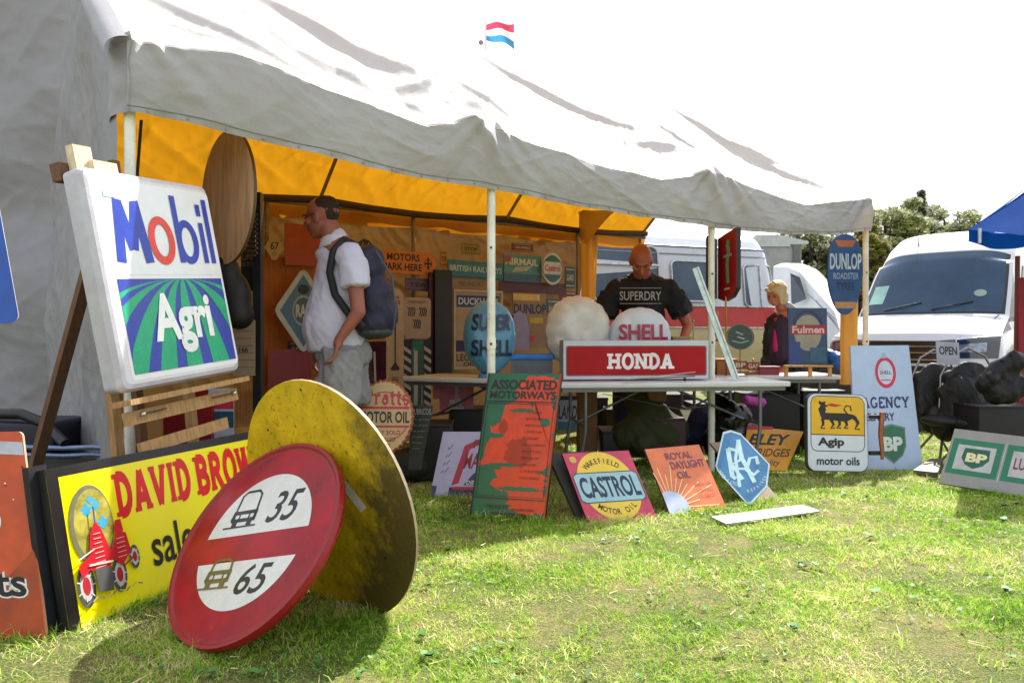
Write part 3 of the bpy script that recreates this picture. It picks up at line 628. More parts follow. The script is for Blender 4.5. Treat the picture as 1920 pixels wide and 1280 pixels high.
# --- yellow tractor-maker sign
q = quad((131, 1189), (600, 988), (83, 880), z0=-.004)
p = Panel('dealer_sign', 'long yellow sign with red slab lettering and a red tractor behind the road sign', 'sign', q, .04, mt('f0e400', .3, var=.04, scale=3), BLK)
LT = .014
for f_ in ((0, 1-LT*4.4, 1, 1), (0, 0, 1, LT*.6), (0, 0, LT*2.2, 1)): p.rect(*f_, mt('141416', .35), 'frame')
RD = mt('d41018', .35)
p.slab('DAVID', .177, .60, .437, .885, RD, .26); p.slab('BROWN', .456, .60, .775, .885, RD, .26)
p.text('sales & service', .262, .20, .86, .47, mt('101010'), .012)
gl = 'panel'
TX = lambda u: .035+(u-.05)*.67
TE = lambda u, v, r, m, k=1: p.ell(TX(u), v, r*.67*k, m, ry=r*p.asp, part='tractor')
TE(.145, .60, .090, mt('6c6c58', .5)); TE(.152, .60, .080, mt('a8a03c', .5, var=.5, scale=14))
for (x, y, r) in ((.13, .70, .022), (.17, .72, .018), (.19, .60, .022), (.15, .76, .014)): p.poly([(TX(x+r*math.cos(a_)*(1+.4*math.sin(a_*5))), y+r*1.6*math.sin(a_)*(1+.4*math.cos(a_*4))) for a_ in np.linspace(0, 6.28, 22)[:-1]], mt('3aa0c8'), 'tractor')
TP = lambda pts, m: p.poly([(TX(x), y-.09) for x, y in pts], m, 'tractor')
TL_ = lambda pts, w_, m: p.line([(TX(x), y-.09) for x, y in pts], w_, m, 'tractor')
TRD = mt('c01828', .4)
for (x, y, r) in ((.085, .33, .040), (.225, .33, .034), (.30, .41, .024)):
    TE(x, y-.09, r*1.15, mt('48484c'), .8); TE(x, y-.09, r*.8, mt('b8b8b4'), .8); TE(x, y-.09, r*.5, mt('a81828'), .8)
    for k in range(7): a_ = k*.9; TL_([(x+r*.6*math.cos(a_), y+r*1.6*math.sin(a_)), (x+r*1.0*math.cos(a_), y+r*2.4*math.sin(a_))], .008, mt('c8c8c4'))
for t_ in (((.10, .42), (.185, .38), (.20, .50), (.17, .66), (.15, .71), (.125, .64)), ((.06, .46), (.12, .52), (.12, .44), (.07, .38)), ((.19, .46), (.24, .62), (.275, .58), (.285, .46), (.24, .38)), ((.22, .60), (.235, .68), (.26, .68), (.265, .60))): TP(t_, TRD)
for k in range(8): TL_([(.128+.001*k, .42+.03*k), (.172-.001*k, .42+.03*k)], .006, mt('e0a8a0'))
for k in range(5): TL_([(.225, .44+.03*k), (.262, .44+.03*k)], .005, mt('e0a8a0'))
TL_([(.148, .70), (.15, .80)], .012, mt('204090')); TP(((.125, .27), (.185, .25), (.19, .40), (.12, .42)), mt('505054')); TL_([(.10, .45), (.20, .43)], .012, mt('d8d4c8')); TL_([(.06, .50), (.13, .54)], .008, mt('e8e4d8')); TL_([(.245, .38), (.30, .42)], .012, mt('a01828'))
for k in range(9): TL_([(.065+k*.028, .215+.012*(k % 3)), (.085+k*.028, .225+.012*((k+1) % 3))], .009, mt('b8b088' if k % 2 else '707060'))
p.done()
# dark panel added in place of the shaded gap beside it
q = quad((92, 1192), (126, 1178), (52, 876), z0=-.004)
Panel('backing_panel', 'dark panel added for the shaded gap between the orange and yellow tractor signs', 'board', q, .03, mt('1c1e24', .4), BLK).done()
# --- orange sign, far left
q = quad((-230, 1200), (88, 1194), (-262, 814), Zb=2.86, Zr=2.86, Zt=3.0)
p = Panel('parts_sign', 'orange enamel sign at the left edge with white tape across its top corner', 'sign', q, .012, mt('c04a0c', .3, var=.35, scale=4, wear=.08, wc='7a3a18'), mt('c0a080'), outline=rrect(.03, q[1].length/q[2].length))
OT = mt('b8bccb', .6)
p.poly([(.5, .905), (.995, .88), (.995, .945), (.5, .97)], OT, 'tape')
p.poly([(.3, 0), (.99, 0), (.99, .42), (.7, .2)], mt('a04010', .4, var=.3)); p.text('ts', .715, .185, .925, .315, WH, .07); p.text('ts', .725, .192, .915, .308, BLK, .02)
p.ring(.72, .56, .09, .012, WH, part='lettering'); p.ell(.975, .82, .006, BLK); p.ell(.86, .74, .006, mt('e8e0d0')); p.ell(.86, .73, .005, mt('3a2a20')); p.ell(.9, .66, .005, mt('e8e0d0'))
p.ring(.995, .60, .012, .008, WH, a0=90, a1=270)
p.done()
# --- blue sign top left
q = quad((-190, 618), (37, 604), (-240, 318), Zb=2.9, Zr=3.05, Zt=2.95)
p = Panel('blue_sign', 'plain blue sign with rounded corner cut off by the left edge of the picture', 'sign', q, .012, mt('1c4ea8', .3, var=.15), mt('b0b4c0'), outline=rrect(.09, q[1].length/q[2].length))
p.ring(.5, .5, .02, .01, mt('1c4ea8')); p.done()
MB().tube([P(-60, 640, 3.2)-V((0, 0, P(-60, 640, 3.2).z)), P(-60, 400, 3.2)], .03, POLE).build('sign_post', origin=(P(-60, 640, 3.2).x, 3.2, 0), label='white post holding the blue sign outside the left edge', cat='post')
# --- easel
WD = wood('b08a5c'); WDD = wood('6a4a30'); WP = wood('d8c8a8')
bl, w_, h_ = quad((232, 737), (453, 695), (149, 308), Zb=3.36, Zr=4.15); wu, hu = w_.normalized(), h_.normalized(); nn = wu.cross(hu).normalized()
e = empty('easel', (bl.x+.1, 3.4, 0), 'rough wooden easel holding up the white light box', 'easel')
def E(a, b_, c=0): return bl+w_*a+h_*b_+nn*c
def ground_pt(a, c=-.03): # leg foot following the board plane down
    t0 = E(a, -.1, c); return V((t0.x-.03, t0.y, 0))
for a in (.24, .86): MB().bar(E(a, .98, -.135), ground_pt(a, -.135), .05, .035, WD, nn).build('leg', e)
MB().bar(E(.44, 1.1, -.14), ground_pt(.44, -.14), .045, .03, WDD, nn).build('leg', e)
hp = P(200, 380, 3.95); MB().bar(hp, (P(30, 1000, 4.3).x, 4.3, 0), .06, .035, WDD).build('back_leg', e)
b = MB(); b.bar(E(-.03, -.045, .00), E(.98, -.045, .00), .10, .024, WD, hu); b.build('shelf', e)
b = MB(); b.bar(E(.0, -.115, -.02), E(.93, -.115, -.02), .058, .025, WD, nn)
b.bar(E(.1, -.105, .0), E(.28, -.105, .0), .004, .014, BLK, nn); b.bar(E(.68, -.105, .0), E(.88, -.105, .0), .004, .014, BLK, nn)
for a in (.1, .88): b.ell(E(a, -.105, .004), .012, mt('d8d8d0', .3, .8))
b.build('crossbar', e)
MB().bar(E(.10, -.26, -.05), E(.84, -.25, -.05), .055, .02, WD, nn).build('crossbar', e)
b = MB(); b.bar(E(.13, .98, -.09), E(.13, 1.115, -.09), .10, .04, WP, nn); b.bar(E(.24, .97, -.07), E(.24, 1.05, -.07), .14, .05, WP, nn); b.bar(E(.05, .96, -.14), E(.05, 1.04, -.14), .06, .05, WDD, nn)
b.build('clamp', e)
# --- light box
p = Panel('light_box', 'tall white light box with blue and green stripes standing on the easel', 'sign', (bl+nn*.0, w_, h_), .115,
          mt('d6d6da', .25, var=.05, wear=.04, wc='9aa0a0', coat=.3), mt('bcbcc6', .3, var=.14, wear=.10, wc='8c8c94'), outline=rrect(.05, q[1].length/q[2].length), profile=[(.02, -.115), (.004, -.10), (0, -.03), (.012, -.004), (.03, 0)])
x0, x1 = .10, .965
p.rr(x0-.02, .045, x1+.02, .955, .03, mt('e8e8ee', .2, var=.03), 'face'); p.d += .001
p.rect(x0, .52, x1, .935, mt('e4eaf0', .2, var=.06), 'face'); p.rect(x0, .07, x1, .50, mt('2a3fa8', .25, var=.1), 'face')
GRN = mt('10a878', .25)
def inside(x, y): return (min(max(x, x0), x1), min(max(y, .07), .498))
for k, (xb, wb) in enumerate(((-.62, .16), (-.22, .16), (.12, .13), (.36, .11), (.58, .11), (.82, .13), (1.16, .18), (1.6, .2))):
    top = (.60+(k-3.5)*.012, .497); L1 = []; L2 = []
    for i in range(13):
        f = i/12; c = f**1.8; y = .497-(.427)*c; xa = top[0]+(xb-top[0])*(f**.9); wv = .008+wb*f*.55
        L1.append(inside(xa-wv, y)); L2.append(inside(xa+wv, y))
    p.raw(L1+L2, [(i, i+1, 14+i, 13+i) for i in range(12)], GRN, 'face')
BLU = mt('1c3cb0', .25)
def M_():   # letters built from strokes: M o b i l
    y0, y1 = .575, .865; xs = .155
    for a in (((.16, y0), (.205, y1-.0)), ((.205, y1-.02), (.265, y0+.06)), ((.265, y0+.06), (.325, y1-.02)), ((.325, y1), (.37, y0))):
        p.line(a, .055, BLU, 'lettering')
    p.line([(x0+.015, y1+.02), (x0+.10, y1+.02)], .03, mt('b8d8e8'), 'face')
M_()
def RG(cx, cy, rx, ry, wd, m):
    n = 40; o = arc(cx, cy, rx, ry, 0, 360, n); i = arc(cx, cy, rx-wd, ry-wd*p.asp*.95, 0, 360, n); p.raw(o+i, [(k, k+1, n+2+k, n+1+k) for k in range(n)], m, 'lettering')
RG(.495, .685, .105, .118, .050, mt('e04030', .25))
RG(.715, .685, .095, .112, .046, BLU); p.rect(.62, .58, .664, .915, BLU, 'lettering')
p.rect(.838, .58, .878, .79, BLU, 'lettering'); p.rect(.838, .825, .878, .885, BLU, 'lettering'); p.rect(.905, .58, .945, .915, BLU, 'lettering')
p.text('Agri', .30, .135, .80, .43, mt('f0f4f8', .2), .035)
p.rect(-.0, .80, -.0, .80, BLU) if 0 else None
p.done()
# --- round road sign (red) and round disc (yellow)
def disc_q(c, e1, e2, r): return (c-e1*r-e2*r, e1*2*r, e2*2*r)
e1, e2, rc, RR = V((.8445, -.4887, .2191)), V((.1631, .6243, .764)), V((-.955, 2.939, .3392)), .4043
REDW = mt('98081c', .3, var=.4, scale=5, wear=.12, wc='b8401c', spec=.35)
p = Panel('road_sign', 'round red road sign with white panels for 35 and 65', 'sign', disc_q(rc, e1, e2, RR), .012, REDW, mt('8a1018', .4, wear=.2), outline=CIRC, profile=[(.0, -.035), (-.004, -.02), (0, 0), (.012, 0), (.02, -.008), (.03, -.008)])
WPN = mt('cfd0cc', .25, var=.08, scale=12, wear=.07, wc='9a9484', coat=.2)
cy = .5
up = [(x, y) for x, y in arc(.5, .5, .335, .335, 0, 360, 90) if y > .525]; up = [(.5+.335*math.cos(R(a)), .5+.335*math.sin(R(a))) for a in np.linspace(5, 175, 40)]
p.poly(up, WPN, 'white_panel'); lo = [(.5+.335*math.cos(R(a)), .5+.335*math.sin(R(a))) for a in np.linspace(-173, -7, 40)]
lo = [(x, y-.06) if y > .42 else (x, y) for x, y in lo]; lo = [(.5+.335*math.cos(R(a)), .5+.335*math.sin(R(a))) for a in np.linspace(-162, -18, 40)]
p.poly(lo, WPN, 'white_panel')
INK = mt('16161c', .3)
p.text('35', .53, .575, .73, .735, INK, .012, .25); p.text('65', .50, .235, .70, .375, INK, .012, .25)
def car(cx, cy_, s_, m, tall):
    hh = .17*tall; bx = [(cx-.075*s_, cy_+.03), (cx-.065*s_, cy_+hh*.98), (cx-.04*s_, cy_+hh*1.1), (cx+.04*s_, cy_+hh*1.1), (cx+.065*s_, cy_+hh*.98), (cx+.075*s_, cy_+.03)]
    p.line(bx, .013, m, 'lettering'); p.line([(cx-.08*s_, cy_+.035), (cx-.08*s_, cy_+.075), (cx+.08*s_, cy_+.075), (cx+.08*s_, cy_+.035), (cx-.08*s_, cy_+.035)], .02, m, 'lettering')
    for a in (-.05, .05): p.ring(cx+a*s_, cy_+.055, .022*s_, .008, m, part='lettering'); p.rect(cx+a*s_-.018, cy_, cx+a*s_+.014, cy_+.04, m, 'lettering')
    p.line([(cx-.12*s_, cy_), (cx+.10*s_, cy_)], .008, m, 'lettering')
car(.37, .575, 1, INK, 1); car(.36, .275, .95, mt('6a5c20', .4), .72)
p.done()
A_, B_ = V((-.1609, -.1715, .9719)), V((.784, -.6205, .0203)); yc = V((-.7433, 3.1725, .4288))
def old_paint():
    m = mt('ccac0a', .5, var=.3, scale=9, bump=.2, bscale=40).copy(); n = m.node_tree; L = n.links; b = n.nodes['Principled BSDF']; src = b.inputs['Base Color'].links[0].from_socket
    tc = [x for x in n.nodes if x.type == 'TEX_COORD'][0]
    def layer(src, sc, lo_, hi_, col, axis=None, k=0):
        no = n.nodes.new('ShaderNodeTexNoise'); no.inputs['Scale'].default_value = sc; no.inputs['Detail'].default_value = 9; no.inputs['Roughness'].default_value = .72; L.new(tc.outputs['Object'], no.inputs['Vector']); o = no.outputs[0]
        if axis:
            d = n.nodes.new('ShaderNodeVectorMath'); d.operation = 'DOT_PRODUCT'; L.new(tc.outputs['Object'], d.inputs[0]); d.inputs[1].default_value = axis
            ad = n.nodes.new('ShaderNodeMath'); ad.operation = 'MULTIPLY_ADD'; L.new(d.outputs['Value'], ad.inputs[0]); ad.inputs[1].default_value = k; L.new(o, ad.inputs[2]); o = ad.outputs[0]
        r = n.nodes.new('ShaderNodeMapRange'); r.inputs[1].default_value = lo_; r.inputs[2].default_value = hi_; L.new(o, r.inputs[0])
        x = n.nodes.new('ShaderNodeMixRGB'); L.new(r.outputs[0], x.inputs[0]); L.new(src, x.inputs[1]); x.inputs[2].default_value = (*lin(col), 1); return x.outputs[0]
    # the paint turns olive brown towards the lower right, with rust freckles everywhere
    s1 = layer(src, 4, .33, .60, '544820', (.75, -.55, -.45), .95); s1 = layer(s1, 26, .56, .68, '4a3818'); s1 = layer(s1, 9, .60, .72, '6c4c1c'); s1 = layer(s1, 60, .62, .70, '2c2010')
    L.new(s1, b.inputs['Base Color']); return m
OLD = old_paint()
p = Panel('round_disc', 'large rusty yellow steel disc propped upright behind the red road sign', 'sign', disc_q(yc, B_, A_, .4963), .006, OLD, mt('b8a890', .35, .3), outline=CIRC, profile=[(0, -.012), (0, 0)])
p.poly([(.60, .60), (.64, .625), (.75, .50), (.71, .475)], mt('c8c8d0', .5), 'sticker')
for x, y in ((.22, .78), (.5, .96), (.8, .3), (.35, .6)): p.ell(x, y, .006, BLK)
p.done()
# --- green and orange board under the white pole
q = quad((881, 966), (1021, 976), (916, 699), z0=-.004, Zt=4.98)
p = Panel('notice_board', 'tall distressed green and orange board leaning on the table edge below the middle pole', 'sign', q, .035, mt('1a5c40', .45, wear=.15, wc='103828'), mt('20281c', .5), bodyname='panel')
ORG = mt('c83808', .4, var=.25, scale=10, wear=.06, wc='801c08')
def blob2(cx, cy, rx, ry, sd_, m=ORG):
    r_ = random.Random(sd_); pts = [(min(.985, max(.02, cx+rx*math.cos(a)*(1+r_.uniform(-.22, .22)))), min(.985, max(.03, cy+ry*math.sin(a)*(1+r_.uniform(-.22, .22))))) for a in np.linspace(0, 2*math.pi, 34)[:-1]]
    p.poly(pts, m)
for i, a in enumerate(((.55, .52, .44, .27), (.72, .90, .30, .10), (.62, .25, .36, .08), (.75, .12, .27, .09), (.30, .37, .25, .06), (.80, .63, .18, .25))): blob2(*a, i)
GRB = mt('1a5c40', .45, wear=.15, wc='103828'); blob2(.18, .56, .16, .018, 41, GRB); blob2(.40, .36, .22, .014, 42, GRB); blob2(.62, .20, .30, .016, 43, GRB); blob2(.86, .66, .07, .03, 44, GRB); blob2(.55, .74, .18, .012, 45, GRB); blob2(.30, .62, .06, .05, 46, mt('9c2c08', .5, var=.3)); blob2(.55, .45, .18, .10, 47, mt('a02c06', .5, var=.3))
blob2(.15, .70, .12, .07, 30, mt('1a5c40', .45, wear=.15, wc='103828')); blob2(.2, .34, .16, .02, 31, mt('1a5c40', .45))
DK = mt('0c1210', .4); p.line([(.03, .80), (.97, .80)], .008, DK, 'frame'); p.line([(.03, .13), (.97, .13)], .008, DK, 'frame'); p.line([(.05, .785), (.95, .785), (.95, .145), (.05, .145), (.05, .785)], .005, DK, 'frame')
p.rect(0, 0, .02, 1, BLK, 'frame'); p.rect(.98, 0, 1, 1, mt('a83010'), 'frame')
p.text('ASSOCIATED', .06, .885, .96, .955, DK, .03); p.text('MOTORWAYS', .06, .82, .96, .875, DK, .03)
for k in range(11): p.text(('COACH SERVICES', 'BRISTOL', 'BIRMINGHAM', 'LONDON', 'CARDIFF')[k % 5], .60, .72-.045*k, .60+.2+.1*((k*3) % 4)/3, .735-.045*k, mt('6a2c10'), .0)
p.text('TICKETS', .2, .06, .5, .085, DK, .02); p.text('ENQUIRE HERE', .55, .05, .85, .07, DK, .01); p.rect(.25, .0, .75, .035, BLK)
p.done()
# --- castrol, royal daylight, rac
q = quad((1103, 980), (1232, 970), (1054, 850), z0=-.004, Zt=4.88)
p = Panel('oil_sign', 'square pink and yellow motor oil sign beside the green and orange board', 'sign', q, .02, mt('b83858', .35, var=.2, wear=.08, wc='6a2838'), mt('402030'))
Y2 = mt('d8b83c', .35, var=.1, wear=.05); p.ell(.5, .5, .43, Y2, ry=.5); p.ell(.12, .90, .05, mt('c8a048'))
p.arct('WAKEFIELD', .5, .50, .375, 128, 52, .115, mt('2a2418'), .02); p.arct('MOTOR OIL', .5, .5, .385, 231, 309, .115, mt('2a2418'), .02, inward=True)
TL = mt('204858', .35)
p.poly([(-.0+.02, .30), (.08, .26), (.92, .26), (.98, .30), (.98, .66), (.92, .70), (.08, .70), (.02, .66)], TL); p.poly([(.035, .31), (.09, .275), (.91, .275), (.965, .31), (.965, .65), (.91, .685), (.09, .685), (.035, .65)], mt('8fb4c0', .3, var=.12))
p.text('CASTROL', .075, .33, .93, .635, mt('182c44'), .03); p.done()
q = quad((1102-14, 982), (1110, 980), (1050, 862), z0=-.004, Zt=4.95)
Panel('panel_stack', 'dark board edges stacked behind the pink and yellow oil sign', 'board', (G(1084, 974), V((.3, .1, 0)), V((-.17, .22, .36))), .03, mt('282420', .6), mt('3a3630', .6)).done()
q = quad((1257, 966), (1362, 951), (1209, 842), z0=-.004, Zt=5.12)
p = Panel('oil_sign', 'orange oil sign with a pale rising sun and rays in its lower corner', 'sign', q, .012, mt('c8683c', .35, var=.15, wear=.05), mt('5a3828'))
SUNC = mt('a8b4d4', .35); PU = mt('6a3450', .4)
sx, sy = .10, .10
for k in range(11):
    a = R(102-k*10.5); l = (.55, .6, .5, .66, .48, .72, .5, .68, .85, .5, .8)[k]
    p.line([(sx+.2*math.cos(a), sy+.2*math.sin(a)), (min(.97, sx+l*math.cos(a)), sy+l*math.sin(a))], .013, mt('e8c090'), 'sunburst')
p.poly([(0, 0)]+[(max(0, sx+.27*math.cos(a)), max(0, sy+.24*math.sin(a))) for a in np.linspace(R(-25), R(150), 24)]+[(0, .22)], SUNC, 'sunburst')
p.text('ROYAL', .30, .80, .78, .91, PU, .02); p.text('DAYLIGHT', .33, .65, .95, .77, PU, .02); p.text('OIL', .38, .50, .60, .61, PU, .02)
for k, s_ in enumerate(('AMERICAN', 'LIGHTING', 'OIL DEPOT')): p.text(s_, .60, .36-.09*k, .90, .41-.09*k, mt('8a4030'), 0)
p.done()
q = quad((1372, 958), (1449, 936), (1318, 826), z0=-.004, Zt=5.35)
HX = [(.42, .03), (.55, .0), (.93, .26), (1.0, .38), (.98, .83), (.9, .86), (.78, 1), (.25, 1.0), (.0, .62), (.05, .45)]
e0 = P(1340, 808, 5.45); bp_ = G(1404, 946); lf, rt_ = P(1337, 868, 5.36), P(1441, 885, 5.2)
hq = (V((0, 0, 0)), V((0, 0, 0)), V((0, 0, 0)))
tl, tr_, bl_, br_ = P(1348, 806, 5.5), P(1440, 800, 5.6), P(1334, 945, 5.12), P(1440, 945, 5.1)
p = Panel('club_sign', 'blue six sided club sign with white monogram, standing on its point on the grass', 'sign', (bl_, br_-bl_, tl-bl_), .012, mt('3c78a8', .3, var=.15, wear=.05), mt('20343c'), outline=[(.63, 0), (.70, .0), (.97, .22), (1.0, .52), (.42, .95), (.22, 1.0), (.08, .97), (.0, .50), (.06, .42)])
o_ = [(.63, 0), (.70, .0), (.97, .22), (1.0, .52), (.42, .95), (.22, 1.0), (.08, .97), (.0, .50), (.06, .42)]; c_ = (.5, .5)
oo = o_+[o_[0]]; ii = [(.5+(x-.5)*.94, .5+(y-.5)*.94) for x, y in oo]; n_ = len(oo); p.raw(oo+ii, [(k, k+1, n_+k+1, n_+k) for k in range(n_-1)], mt('b8ccd4', .35), 'border')
LW = mt('b4d4dc', .35)
p.line([(.20, .74), (.33, .36), (.40, .33)], .05, LW, 'lettering'); p.line([(.2, .74), (.42, .70), (.46, .58), (.30, .52), (.52, .32)], .04, LW, 'lettering')
p.line([(.38, .86), (.48, .6), (.74, .28)], .045, LW, 'lettering'); p.line([(.38, .86), (.36, .6), (.48, .22)], .035, LW, 'lettering'); p.line([(.30, .46), (.62, .46)], .03, LW, 'lettering'); p.line([(.78, .52), (.74, .62), (.62, .60), (.58, .44), (.72, .38), (.80, .44)], .04, LW, 'lettering')
p.arct('MOTOR & CYCLE', .55, .55, .50, 205, 262, .09, LW, .01, inward=True); p.arct('REPAIRER', .5, .42, .44, 288, 345, .09, LW, .01, inward=True); p.done()
Panel('backing_panel', 'brown board standing edge on behind the blue six sided sign', 'board', (G(1421, 938), V((.16, .07, 0)), V((-.24, .3, .34))), .015, mt('8a7464', .6), mt('6a5848')).done()
# flat white sign on the grass
q = (G(1362, 981, .02), G(1537, 957, .02)-G(1362, 981, .02), G(1334, 968, .02)-G(1362, 981, .02))
p = Panel('flat_sign', 'long white sign lying flat on the sunlit grass in front of the blue club sign', 'sign', q, .012, mt('d8d8cc', .5, var=.06), mt('909088'))
p.text('NO PARKING', .08, .2, .85, .75, mt('9a9a94'), .0); p.line([(.06, .1), (.9, .1)], .012, mt('a8a8a0')); p.done()
# --- cartridges sign, petrol agency boards
q = quad((1392, 884), (1474, 884), (1399, 797), z0=-.004, Zt=6.55); q = (P(1388, 880, 6.2), P(1474, 882, 6.2)-P(1388, 880, 6.2), P(1400, 800, 6.45)-P(1388, 880, 6.2)); q = (q[0], q[1]*1.0, q[2])
p = Panel('ammunition_sign', 'amber sign with black slanted lettering leaning under the right hand table', 'sign', q, .012, mt('c88a08', .4, var=.15), mt('806010'), outline=[(0, 0), (1, 0), (1.3, .92), (0.02, 1.02)])
p.poly([(.0, .93), (.6, .95), (.6, 1.02), (.02, 1.04)], mt('a81430')); p.text('ELEY', .08, .58, 1.02, .84, BLK, .03, .25); p.text('RIDGES', .3, .31, 1.05, .50, mt('5a2008'), .02, .25); p.text('quality', .35, .06, .85, .25, mt('5a2008'), .01, .2); p.done()
q = quad((1514, 883), (1629, 885), (1513, 736), Zb=6.1, Zr=6.18, Zt=6.17)
GREY = mt('3a3e44', .4)
p = Panel('oil_sign', 'white and yellow oil sign with a black beast breathing red flame', 'sign', q, .04, mt('c4ccd8', .3, var=.07), GREY, outline=rrect(.13, q[1].length/q[2].length), profile=[(0, -.04), (0, -.004), (.006, 0)])
p.rr(.03, .02, .97, .98, .12, mt('c8d0dc', .3, var=.06), 'panel'); p.poly([(.06, .475)]+[(x, y) for x, y in [(.94, .475), (.94, .88), (.90, .94), (.84, .96), (.16, .96), (.09, .94), (.06, .88)]], mt('d8a800', .3, var=.08))
p.line([(.06, .47), (.94, .47)], .012, BLK); p.line([(.06, .88), (.06, .34), (.09, .28), (.15, .26), (.85, .26), (.91, .28), (.94, .34), (.94, .88), (.9, .94), (.84, .965), (.16, .965), (.09, .94), (.06, .88)], .010, BLK, 'lettering')
DG = 'emblem'
p.poly([(.22, .76), (.30, .75), (.66, .75), (.78, .73), (.86, .64), (.85, .62), (.74, .68), (.64, .64), (.34, .66), (.26, .66), (.22, .70)], BLK, DG)
p.poly([(.18, .80), (.22, .84), (.19, .87), (.19, .91), (.235, .885), (.31, .90), (.29, .865), (.34, .83), (.29, .82), (.31, .80), (.29, .74), (.22, .70)], BLK, DG)
for pts in (((.25, .68), (.26, .60), (.22, .55), (.29, .55)), ((.38, .68), (.43, .60), (.38, .55), (.45, .56)), ((.52, .68), (.53, .60), (.48, .56), (.55, .56)), ((.62, .67), (.65, .60), (.60, .56), (.67, .56)), ((.78, .70), (.83, .62), (.78, .55), (.86, .55))): p.line(pts, [.05, .035, .02, .02], BLK, DG)
p.line([(.66, .74), (.60, .80), (.64, .85), (.71, .84), (.72, .78)], .018, BLK, DG); p.poly([(.30, .85), (.40, .875), (.58, .85), (.44, .83)], mt('c02818'), DG); p.text('Agip', .17, .30, .60, .435, BLK, .035); p.text('motor oils', .15, .085, .85, .19, BLK, .02); p.done()
br_o = empty('sign_bracket', P(1665, 815, 6.16), 'black and copper wall bracket at the side of the sign with the beast', 'bracket')
b = MB(); b.bar(P(1630, 781, 6.2), P(1654, 781, 6.2), .03, .03, BLK); b.bar(P(1630, 849, 6.2), P(1654, 849, 6.2), .03, .03, BLK); b.build('arm', br_o)
MB().tube([P(1654, 772, 6.18), P(1653, 788, 6.18), P(1651, 815, 6.18), P(1654, 845, 6.18), P(1654, 861, 6.18)], [.018, .02, .018, .016, .012], mt('a86848', .35, .6, wear=.3, wc='2c3c28')).build('wall_plate', br_o)
q = quad((1606, 888), (1733, 885), (1592, 648), Zb=6.45, Zr=6.5, Zt=6.75)
p = Panel('agency_board', 'tall pale board with a round red badge and a green shield', 'sign', q, .025, mt('a8bcd8', .35, var=.06), mt('c8c8c8'), outline=[(0, 0), (1, 0), (.98, .06), (.92, 1), (0.02, 1.0)])
PR = mt('c02048', .35); p.ell(.53, .78, .16, PR, ry=.125, part='badge'); p.ell(.53, .78, .115, mt('b8c8d8', .3), ry=.095, part='badge'); p.rect(.49, .895, .55, .94, mt('98a8b0'), 'badge')
p.text('SHELL', .44, .765, .62, .795, mt('702848'), .02); p.line([(.45, .72), (.61, .72)], .008, PR, 'badge')
p.slab('AGENCY', .14, .50, .86, .585, NAVY, .2); p.text('DELIVERY', .1, .40, .62, .46, NAVY, .02)
GR2 = mt('1c6444', .35); sh = [(.36, .345), (.56, .375), (.76, .345), (.76, .2), (.70, .13), (.56, .07), (.42, .13), (.36, .2)]; p.poly(sh, mt('5a7a6a'), 'shield'); p.poly([(.56+(x-.56)*.9, .22+(y-.22)*.9) for x, y in sh], GR2, 'shield'); p.text('BP', .42, .165, .71, .275, mt('d0dcd0'), .05); p.done()
q = quad((1760, 905), (2010, 945), (1790, 803), Zb=5.72, Zr=5.2, Zt=5.86)
p = Panel('lubricants_sign', 'grey white panel with green bordered shield badge leaning at the right edge', 'sign', q, .02, mt('8a8a8a', .4, var=.1, wear=.06), mt('58584c'))
GN = mt('0c7050', .35)
for a, c in ((.02, .425), (.455, 1.08)):
    p.rect(a, .20, min(c, .995), .83, GN, 'badge'); p.rect(a+.05, .29, min(c-.05, .995), .73, mt('b0b0b4', .35), 'badge')
sh = [(.13, .68), (.33, .68), (.34, .5), (.30, .39), (.23, .33), (.16, .39), (.12, .5)]; p.poly(sh, mt('0c5844'), 'badge'); p.text('BP', .155, .44, .32, .60, mt('dcd8a8'), .05); p.text('LUBRICANTS', .53, .42, 1.1*.9, .62, mt('782848'), .02); p.line([(.44, .16), (.44, .84)], .008, mt('c8c8c8')); p.done()
# wedge of board and price cards on the right
b = MB(); b.prism([G(1712, 888, .01), G(1758, 893, .01), G(1768, 866, .06), G(1745, 866, .06)], V((0, 0, .03)), mt('58544c', .6)); b.build('board_offcut', origin=G(1740, 890), label='small grey board offcut lying flat beside the tall pale board', cat='board')
# --- pale poster with pil maz lettering under left table
q = quad((806, 930), (900, 930), (831, 809), Zb=5.4, Zr=5.4, Zt=5.55)
p = Panel('lubricant_poster', 'white poster with red triangle half hidden behind the green and orange board', 'sign', q, .012, mt('a8a4c4', .4, var=.1), NAVY)
p.rect(.35, .0, 1, .14, mt('1c1c4c')); p.rect(.42, .1, 1, .145, mt('a01830')); p.poly([(.38, .16), (.5, .78), (1, .97), (1, .88), (.62, .72), (.52, .2)], mt('a81c38')); p.rect(0, 0, .10, .16, NAVY)
p.text('PIL', .68, .74, .98, .87, mt('801c30'), .02); p.text('MAZ', .55, .42, 1.0, .66, mt('801c30'), .02); p.poly([(.62, .17), (.98, .17), (.8, .36)], NAVY); p.text('DIESEL', .68, .18, .98, .24, WH, .01)
p.text('S. Jim', .04, .1, .10, .9, NAVY, 0, part='lettering') if 0 else None
for k in range(4): p.line([(.12+.02*k, .35+.12*k), (.18, .40+.12*k), (.20, .36+.12*k), (.26, .44+.12*k)], .012, mt('5a5a80'), 'lettering')
p.done()
